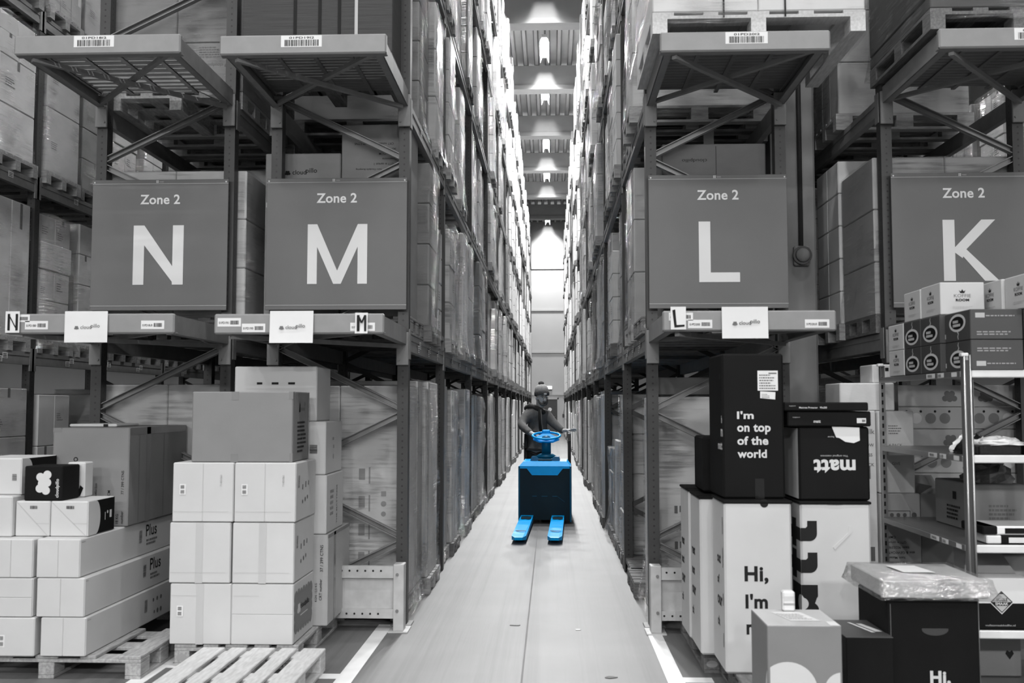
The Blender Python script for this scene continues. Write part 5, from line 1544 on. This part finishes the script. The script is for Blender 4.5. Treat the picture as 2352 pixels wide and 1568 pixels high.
# hood: chamfered top with the bright blue nose
hood = MB()
A = [(-W2, .0, .80), (W2, .0, .80), (W2, .0, .835), (-W2, .0, .835)]
top_y = .30
vs = [(-W2, -.006, .795), (W2, -.006, .795), (W2, -.006, .83), (-W2, -.006, .83), (-.315, .06, .895), (.315, .06, .895), (W2, .62, .83), (-W2, .62, .83), (.315, .58, .905), (-.315, .58, .905), (W2, .62, .795), (-W2, .62, .795)]
hood.raw(vs, [(0, 1, 2, 3), (3, 2, 5, 4), (4, 5, 8, 9), (2, 6, 8, 5), (7, 3, 4, 9), (1, 10, 6, 2), (11, 0, 3, 7), (6, 7, 9, 8), (10, 11, 7, 6), (0, 11, 10, 1)])
hood.build('hood', BLUE, tk)
MB().prism([(-.262, .797), (.262, .797), (.185, .70), (-.185, .70)], (0, 0, 0), (1, 0, 0), (0, 0, 1), (0, -.010, 0)).build('nose_plate', BLUE, tk)
pl = MB()
pl.prism([(.0, 0), (.44, 0), (.42, .07), (.36, .075), (.32, .045), (.24, .045), (.12, .045), (.08, .075), (.02, .07)], (-.28 + .06, .14, .885), (1, 0, 0), (0, .25, 1), (0, .30, 0))
pl.build('console', BLUED, tk)
MB().cbox(-.10, .10, .120, .135, .90, .918, .004).build('console_slot', RUBBER, tk)
MB().lathe([(.15, .0), (.15, .025), (.10, .055), (.078, .06)], (.01, .40, .935), 28).build('column_base', BLUED, tk)
MB().lathe([(.070, .0), (.070, .19), (.050, .215), (.045, .24)], (.01, .40, .985), 28).build('steering_column', BLUED, tk)
MB().lathe([(.03, 0), (.062, .012), (.072, .035), (.062, .06), (.03, .075)], (.01, .36, 1.185), 24).build('wheel_hub', BLUED, tk)
wh = MB(); pts = []
n = 40
for i in range(n):
    a = 2 * math.pi * i / n
    pts.append((.01 + .205 * math.cos(a), .42 + .16 * math.sin(a), 1.258 + .045 * math.sin(a)))
nn = 10; i0 = 0
vs = []; fs = []
for i in range(n):
    p0 = Vector(pts[i]); t = (Vector(pts[(i + 1) % n]) - Vector(pts[i - 1])).normalized(); u_ = Vector((0, -.3, 1)).normalized(); b_ = t.cross(u_).normalized(); u_ = b_.cross(t)
    for j in range(nn):
        a = 2 * math.pi * j / nn; vs.append(p0 + (u_ * math.cos(a) + b_ * math.sin(a)) * .017)
for i in range(n):
    for j in range(nn): fs.append((i*nn + j, ((i+1) % n)*nn + j, ((i+1) % n)*nn + (j+1) % nn, i*nn + (j+1) % nn))
wh.raw(vs, fs, True); wh.build('steering_wheel', BLUE, tk)
MB().prism([(-.195, -.012), (-.10, -.050), (.10, -.050), (.195, -.012), (.13, .030), (.055, .065), (-.055, .065), (-.13, .030)], (.01, .33, 1.225), (1, 0, 0), (0, .9, 1), (0, .03, -.02)).build('wheel_spoke', BLUE, tk)
MB().cbox(-.055, .065, .46, .56, 1.285, 1.345, .014).build('control_pod', BLUE, tk)
for cx in (-.255, .19):
    f = MB()
    vs = [(-.090, 0, .125), (.090, 0, .125), (.090, -2.06, .095), (.05, -2.16, .085), (-.05, -2.16, .085), (-.090, -2.06, .095),
          (-.090, 0, .06), (.090, 0, .06), (.090, -2.06, .045), (.05, -2.15, .05), (-.05, -2.15, .05), (-.090, -2.06, .045)]
    f.raw([(cx + x, y, z) for x, y, z in vs], [(0, 1, 2, 3, 4, 5), (11, 10, 9, 8, 7, 6), (0, 6, 7, 1), (1, 7, 8, 2), (2, 8, 9, 3), (3, 9, 10, 4), (4, 10, 11, 5), (5, 11, 6, 0)])
    fk = f.build('fork', BLUE, tk)
    F = Face((cx - .09, -2.16, .095), (1, 0, 0), (0, 1, .0146))
    marks(fk, F, [rect(.02, .52, .14, .035), rect(.04, .44, .10, .03)], NAVY, 'slot_print', .004)
    marks(fk, F, [[(.02, 1.72), (.05, 1.66), (.09, 1.70), (.13, 1.64), (.165, 1.72), (.16, 1.95), (.10, 1.99), (.02, 1.95)]], NAVY, 'worn_paint_print', .006)
    MB().tube([(cx - .05, -1.85, .045), (cx + .05, -1.85, .045)], .043, 16).build('load_wheel', RUBBER, tk)
MB().tube([(-.06, .3, .1), (.06, .3, .1)], .10, 20).build('drive_wheel', RUBBER, tk)
marks(tk, Face((-W2, 0, 0), (1, 0, 0), (0, 0, 1)), [rect(.19, .395, .065, .007), rect(.325, .395, .085, .007), rect(.48, .395, .065, .007), [(.545, .40), (.66, .315), (.66, .318), (.545, .404)]], BLUED, 'edge_print', .002)
MB().cbox(-W2, W2, .62, 1.62, .14, .20, .012).build('platform', NAVY, tk)
MB().cbox(-W2 + .05, W2 - .05, .66, 1.55, .20, .212, .004).build('platform_mat', RUBBER, tk)
for s in (-1, 1):
    g = MB()
    pr = [(.0, 0), (.30, 0), (.33, .35), (.28, .58), (.20, .66), (.08, .66), (.02, .55), (-.02, .25)]
    g.prism(pr, (s * .345 - .025, 1.28, .60), (0, 1, 0), (0, 0, 1), (.05, 0, 0)); g.build('side_guard', RUBBER, tk)
    MB().tube([(s * .345, 1.45, .2), (s * .345, 1.45, .62)], .03, 10).build('guard_post', NAVY, tk)

# ================================================================== the person riding on it
def skin_body(name, verts, edges, m, parent=None, sub=2, root=0):
    """verts: (x, y, z, rx, ry)"""
    me = bpy.data.meshes.new(name); me.from_pydata([v[:3] for v in verts], edges, []); me.update()
    o = link(name, me, parent); me.materials.append(m)
    sk = o.modifiers.new('skin', 'SKIN'); sk.use_smooth_shade = True
    for i, v in enumerate(verts):
        d_ = me.skin_vertices[0].data[i]; d_.radius = (v[3], v[4] if len(v) > 4 else v[3]); d_.use_root = (i == root)
    su = o.modifiers.new('sub', 'SUBSURF'); su.levels = sub; su.render_levels = sub
    return o
PX, PY = -.235, 15.90                     # feet stand on the platform
pn = thing('person', 'person in dark hooded jacket and grey knitted hat riding the blue pallet truck', 'person', (PX, PY, .212))
def q(x, y, z): return (x - PX, y - PY, z - .212)
bv = []; be = []
def chain(pts, start=None):
    prev = start
    for p in pts:
        bv.append((*q(*p[:3]), *p[3:])); i = len(bv) - 1
        if prev is not None: be.append((prev, i))
        prev = i
    return prev
pel = chain([(-.235, 15.97, 1.10, .145, .125)])
ch = chain([(-.225, 15.96, 1.26, .120, .095), (-.215, 15.95, 1.44, .135, .095), (-.215, 15.95, 1.58, .105, .080)], pel)
nk = chain([(-.19, 15.93, 1.67, .06, .06)], ch)
hd = chain([(-.165, 15.915, 1.735, .075, .075), (-.145, 15.90, 1.815, .092, .098), (-.150, 15.915, 1.90, .088, .092), (-.152, 15.92, 1.955, .05, .05)], nk)
# arm to the wheel (nearer, on the left of the picture)
a1 = chain([(-.345, 15.86, 1.585, .082, .082), (-.435, 15.76, 1.47, .066, .066), (-.462, 15.64, 1.40, .058, .058), (-.36, 15.42, 1.315, .046, .046), (-.285, 15.26, 1.275, .032, .030), (-.225, 15.17, 1.262, .040, .026)], ch)
# arm held out
a2 = chain([(-.075, 15.97, 1.56, .080, .080), (.005, 15.93, 1.46, .062, .062), (.075, 15.88, 1.395, .055, .055), (.175, 15.80, 1.312, .040, .040), (.215, 15.76, 1.315, .028, .026), (.275, 15.73, 1.325, .040, .022)], ch)
# legs
chain([(-.17, 15.97, 1.02, .10, .10), (-.165, 15.95, .70, .072, .072), (-.17, 15.98, .34, .05, .05), (-.17, 15.96, .275, .045, .04), (-.10, 15.90, .252, .04, .03)], pel)
chain([(-.30, 15.97, 1.02, .10, .10), (-.31, 15.95, .70, .072, .072), (-.32, 15.99, .34, .05, .05), (-.32, 15.97, .275, .045, .04), (-.26, 15.90, .252, .04, .03)], pel)
# fingers: right hand closed round the wheel rim, left hand open
w1, w2 = a1, a2
for k in range(4):
    dx = -.03 + k * .022
    chain([(-.215 + dx * .6, 15.125 + k * .006, 1.268 - k * .002, .0105, .0105), (-.200 + dx * .6, 15.092, 1.256, .010, .010), (-.200 + dx * .6, 15.085, 1.232, .009, .009)], w1)
chain([(-.20, 15.185, 1.252, .012, .012), (-.175, 15.150, 1.236, .010, .010)], w1)
for k in range(4):
    dz = .012 - k * .010
    L_ = (.078, .088, .082, .062)[k]
    chain([(.315, 15.712 + k * .012 - .02, 1.328 + dz * .9, .010, .010), (.315 + L_ * .5, 15.700 + k * .013 - .02, 1.332 + dz * 1.3, .0095, .0095), (.315 + L_, 15.695 + k * .014 - .02, 1.326 + dz * 1.5, .0085, .0085)], w2)
chain([(.262, 15.70, 1.305, .012, .012), (.290, 15.675, 1.285, .010, .010), (.312, 15.665, 1.276, .009, .009)], w2)
body = skin_body('body', bv, be, SKIN, pn, 2)
# face: turned towards the camera, a little to the right of the picture
hx_, hy_, hz_ = q(-.145, 15.90, 1.815)
fdir = Vector((.42, -.90, -.06)).normalized(); fr_ = fdir.cross(Vector((0, 0, 1))).normalized(); fup = fr_.cross(fdir)
def fp(r_, u, f_): return Vector((hx_, hy_, hz_)) + fr_ * r_ + fup * u + fdir * f_
MB().tube([fp(0, .030, .085), fp(0, .0, .106), fp(0, -.022, .116), fp(0, -.034, .098)], [.010, .013, .018, .012], 10).build('nose', SKIN, pn)
for s in (-1, 1):
    e_ = MB().lathe([(.001, -.007), (.006, -.005), (.008, 0), (.006, .005), (.001, .007)], fp(s * .034, .026, .083), 12); e_.build('eye', HATL, pn)
    MB().lathe([(.001, -.006), (.005, -.004), (.0062, 0), (.005, .004), (.001, .006)], fp(s * .034 + .003, .026, .089), 10).build('pupil', INK, pn)
    MB().tube([fp(s * .018, .034, .088), fp(s * .034, .037, .090), fp(s * .052, .032, .078)], [.004, .0065, .004], 8).build('eyelid', SKIN, pn)
    MB().tube([fp(s * .016, .046, .090), fp(s * .036, .051, .087), fp(s * .056, .044, .074)], [.004, .005, .003], 8).build('eyebrow', INK, pn)
    MB().tube([fp(s * .088, .022, .0), fp(s * .098, .012, -.006), fp(s * .094, -.012, -.002), fp(s * .086, -.026, .006)], [.010, .014, .012, .007], 8).build('ear', SKIN, pn)
MB().tube([fp(-.026, -.058, .086), fp(0, -.055, .096), fp(.026, -.058, .086)], [.004, .008, .004], 8).build('mouth', mat('lips', .13, .5, 0), pn)
MB().tube([fp(-.084, -.010, .030), fp(-.070, -.055, .050), fp(-.040, -.085, .066), fp(0, -.096, .072), fp(.040, -.085, .066), fp(.070, -.055, .050), fp(.084, -.010, .030)], [.006, .014, .020, .022, .020, .014, .006], 10).build('beard', HATM, pn)
MB().tube([fp(-.03, -.043, .090), fp(0, -.040, .100), fp(.03, -.043, .090)], [.004, .007, .004], 8).build('moustache', HATM, pn)
# knitted hat with turned-up brim and pompom
def hat_ring(mb, prof, c, m=28):
    ax = (fup * .96 - fdir * .20).normalized(); e1 = fdir - ax * fdir.dot(ax); e1.normalize(); e2 = ax.cross(e1)
    i0 = len(mb.v)
    for r_, z_ in prof:
        for j in range(m):
            a = 2 * math.pi * j / m; mb.v.append(tuple(c + ax * z_ + e1 * math.cos(a) * r_ * 1.06 + e2 * math.sin(a) * r_))
    for k in range(len(prof) - 1):
        for j in range(m): mb.f.append([i0 + k*m + j, i0 + k*m + (j+1) % m, i0 + (k+1)*m + (j+1) % m, i0 + (k+1)*m + j]); mb.sm.append(True)
    return mb
hc = Vector((hx_, hy_, hz_)) + fup * .052 - fdir * .006
hat = link('knitted_hat', hat_ring(MB(), [(.108, .05), (.110, .085), (.100, .125), (.078, .155), (.045, .172), (.005, .178)], hc).mesh('knitted_hat', HATL), pn)
link('hat_brim', hat_ring(MB(), [(.108, -.004), (.117, .0), (.119, .03), (.117, .062), (.108, .066), (.105, .03), (.108, -.004)], hc).mesh('hat_brim', HATM), pn)
MB().lathe([(.006, -.038), (.036, -.022), (.048, 0), (.038, .022), (.006, .036)], hc + fup * .190 - fdir * .04, 14).build('pompom', HATM, pn)
MB().prism([(-.022, -.013), (.022, -.013), (.022, .013), (-.022, .013)], hc + fdir * .116 + fup * .030, fr_, fup, fdir * .012).build('hat_label', PAPER, pn)
# clothes
jv = []; je = []
def jchain(pts, start=None):
    prev = start
    for p in pts:
        jv.append((*q(*p[:3]), *p[3:])); i = len(jv) - 1
        if prev is not None: je.append((prev, i))
        prev = i
    return prev
j0 = jchain([(-.235, 15.97, 1.16, .165, .15)]); jchain([(-.235, 15.97, 1.03, .178, .165), (-.238, 15.97, .985, .18, .168)], j0)
jc = jchain([(-.225, 15.96, 1.30, .162, .14), (-.215, 15.95, 1.45, .182, .148), (-.212, 15.95, 1.58, .145, .125)], j0)
jchain([(-.195, 15.935, 1.655, .088, .088), (-.182, 15.925, 1.685, .086, .086)], jc)
jchain([(-.345, 15.86, 1.585, .104, .104), (-.438, 15.76, 1.47, .086, .086), (-.468, 15.64, 1.40, .076, .076), (-.36, 15.42, 1.318, .060, .060), (-.305, 15.30, 1.285, .050, .050)], jc)
jchain([(-.075, 15.97, 1.56, .098, .098), (.005, 15.93, 1.46, .080, .080), (.075, 15.88, 1.392, .072, .072), (.165, 15.805, 1.318, .056, .056), (.192, 15.785, 1.308, .050, .050)], jc)
skin_body('jacket', jv, je, JACKET, pn, 2)
MB().tube([Vector(q(-.32, 16.02, 1.60)), Vector(q(-.37, 15.95, 1.665)), Vector(q(-.33, 15.86, 1.685)), Vector(q(-.23, 15.84, 1.655)), Vector(q(-.13, 15.86, 1.60)), Vector(q(-.10, 15.93, 1.58))], [.05, .065, .06, .05, .045, .03], 12).build('hood', JACKETD, pn)
MB().tube([Vector(q(-.165, 15.800, 1.64)), Vector(q(-.15, 15.785, 1.45)), Vector(q(-.13, 15.79, 1.25)), Vector(q(-.12, 15.795, 1.05))], .010, 8).build('zip', INKG, pn)
MB().tube([Vector(q(-.185, 15.81, 1.66)), Vector(q(-.178, 15.79, 1.50)), Vector(q(-.160, 15.79, 1.30))], .022, 8).build('open_edge', JACKETD, pn)
tv = [(*q(-.235, 15.97, 1.09), .155, .14), (*q(-.17, 15.97, .98), .115, .115), (*q(-.165, 15.95, .70), .088, .088), (*q(-.17, 15.98, .33), .068, .068), (*q(-.30, 15.97, .98), .115, .115), (*q(-.31, 15.95, .70), .088, .088), (*q(-.32, 15.99, .33), .068, .068)]
skin_body('trousers', tv, [(0, 1), (1, 2), (2, 3), (0, 4), (4, 5), (5, 6)], JACKETD, pn, 2)
for dx in (0, -.15):
    s_ = skin_body('shoe', [(*q(-.17 + dx, 15.985, .30), .058, .058), (*q(-.17 + dx, 15.97, .262), .055, .05), (*q(-.11 + dx, 15.90, .25), .05, .038), (*q(-.08 + dx, 15.86, .245), .04, .032)], [(0, 1), (1, 2), (2, 3)], RUBBER, pn, 1)
bpy.context.view_layer.update()

# ------------------------------------------------------------------ loose film hanging from loads, scraps on the floor
def loose_film(par, x, pts, seed, sgn):
    """thin crumpled sheet of film hanging in front of a load; pts: (y, z, half width) down its middle, in world metres"""
    rr = random.Random(seed); mb = MB(); n = 9; vs = []
    P = Vector(par.location); back = par.rotation_euler.z > 1
    for (y, z, hw) in pts:
        for k in range(n):
            t = -1 + 2 * k / (n - 1)
            p = Vector((x + sgn * (.012 + .022 * rr.random() + .02 * math.cos(t * 1.5)), y + t * hw, z + rr.uniform(-.01, .01))) - P
            vs.append((-p.x, -p.y, p.z) if back else tuple(p))
    fs = [(j*n + k, j*n + k + 1, (j+1)*n + k + 1, (j+1)*n + k) for j in range(len(pts) - 1) for k in range(n - 1)]
    mb.raw(vs, fs, True); mb.build('loose_film', FILML, par)
FILML = film_mat('loose_film', .42, .9, (3, 9, 3), (.2, 0, .1), .95)
def find(txt):
    for o in bpy.data.objects:
        if o.parent is None and txt in o.get('label', ''): return o
for txt, sgn, segs in (('left face of aisle, first beam level, first from', 1, [(-.10, .95, .02), (-.14, .70, .06), (-.22, .42, .12), (-.30, .22, .10), (-.34, .12, .03)]),
                       ('left face of aisle, first beam level, third from', 1, [(.1, 1.0, .02), (.04, .6, .07), (-.05, .3, .10), (-.08, .1, .16)]),
                       ('left face of aisle, floor level, first from', 1, [(-.2, 1.75, .04), (-.18, 1.2, .07), (-.22, .6, .10), (-.26, .15, .22)]),
                       ('right face of aisle, first beam level, second from', -1, [(.2, 1.2, .02), (.1, .8, .08), (.05, .4, .12), (.0, .15, .18)])):
    o = find(txt)
    if o:
        fx = o.location.x + sgn * .60
        loose_film(o, fx, [(o.location.y + a, o.location.z + b + .1, c) for a, b, c in segs], len(txt) + int(o.location.y * 7), sgn)
for lb, x, y, w_, m in (('small dark scrap with white edge on the aisle floor', -.285, 7.9, .05, INKG), ('tiny white paper scrap on the aisle floor near the right wheel track', .20, 7.75, .03, PAPER),
                        ('brown torn scrap on the floor near the right white line', .365, 6.42, .05, WOODD)):
    rr = random.Random(lb); mb = MB(); n = 7
    top = [(w_ * rr.uniform(.5, 1) * math.cos(2 * math.pi * i / n), .6 * w_ * rr.uniform(.5, 1) * math.sin(2 * math.pi * i / n)) for i in range(n)]
    mb.prism(top, (0, 0, .0005), (1, 0, 0), (0, 1, .02), (0, 0, .004))
    o = mb.build('paper_scrap', m); o.location = (x, y, 0.001); tag(o, lb, 'scrap')
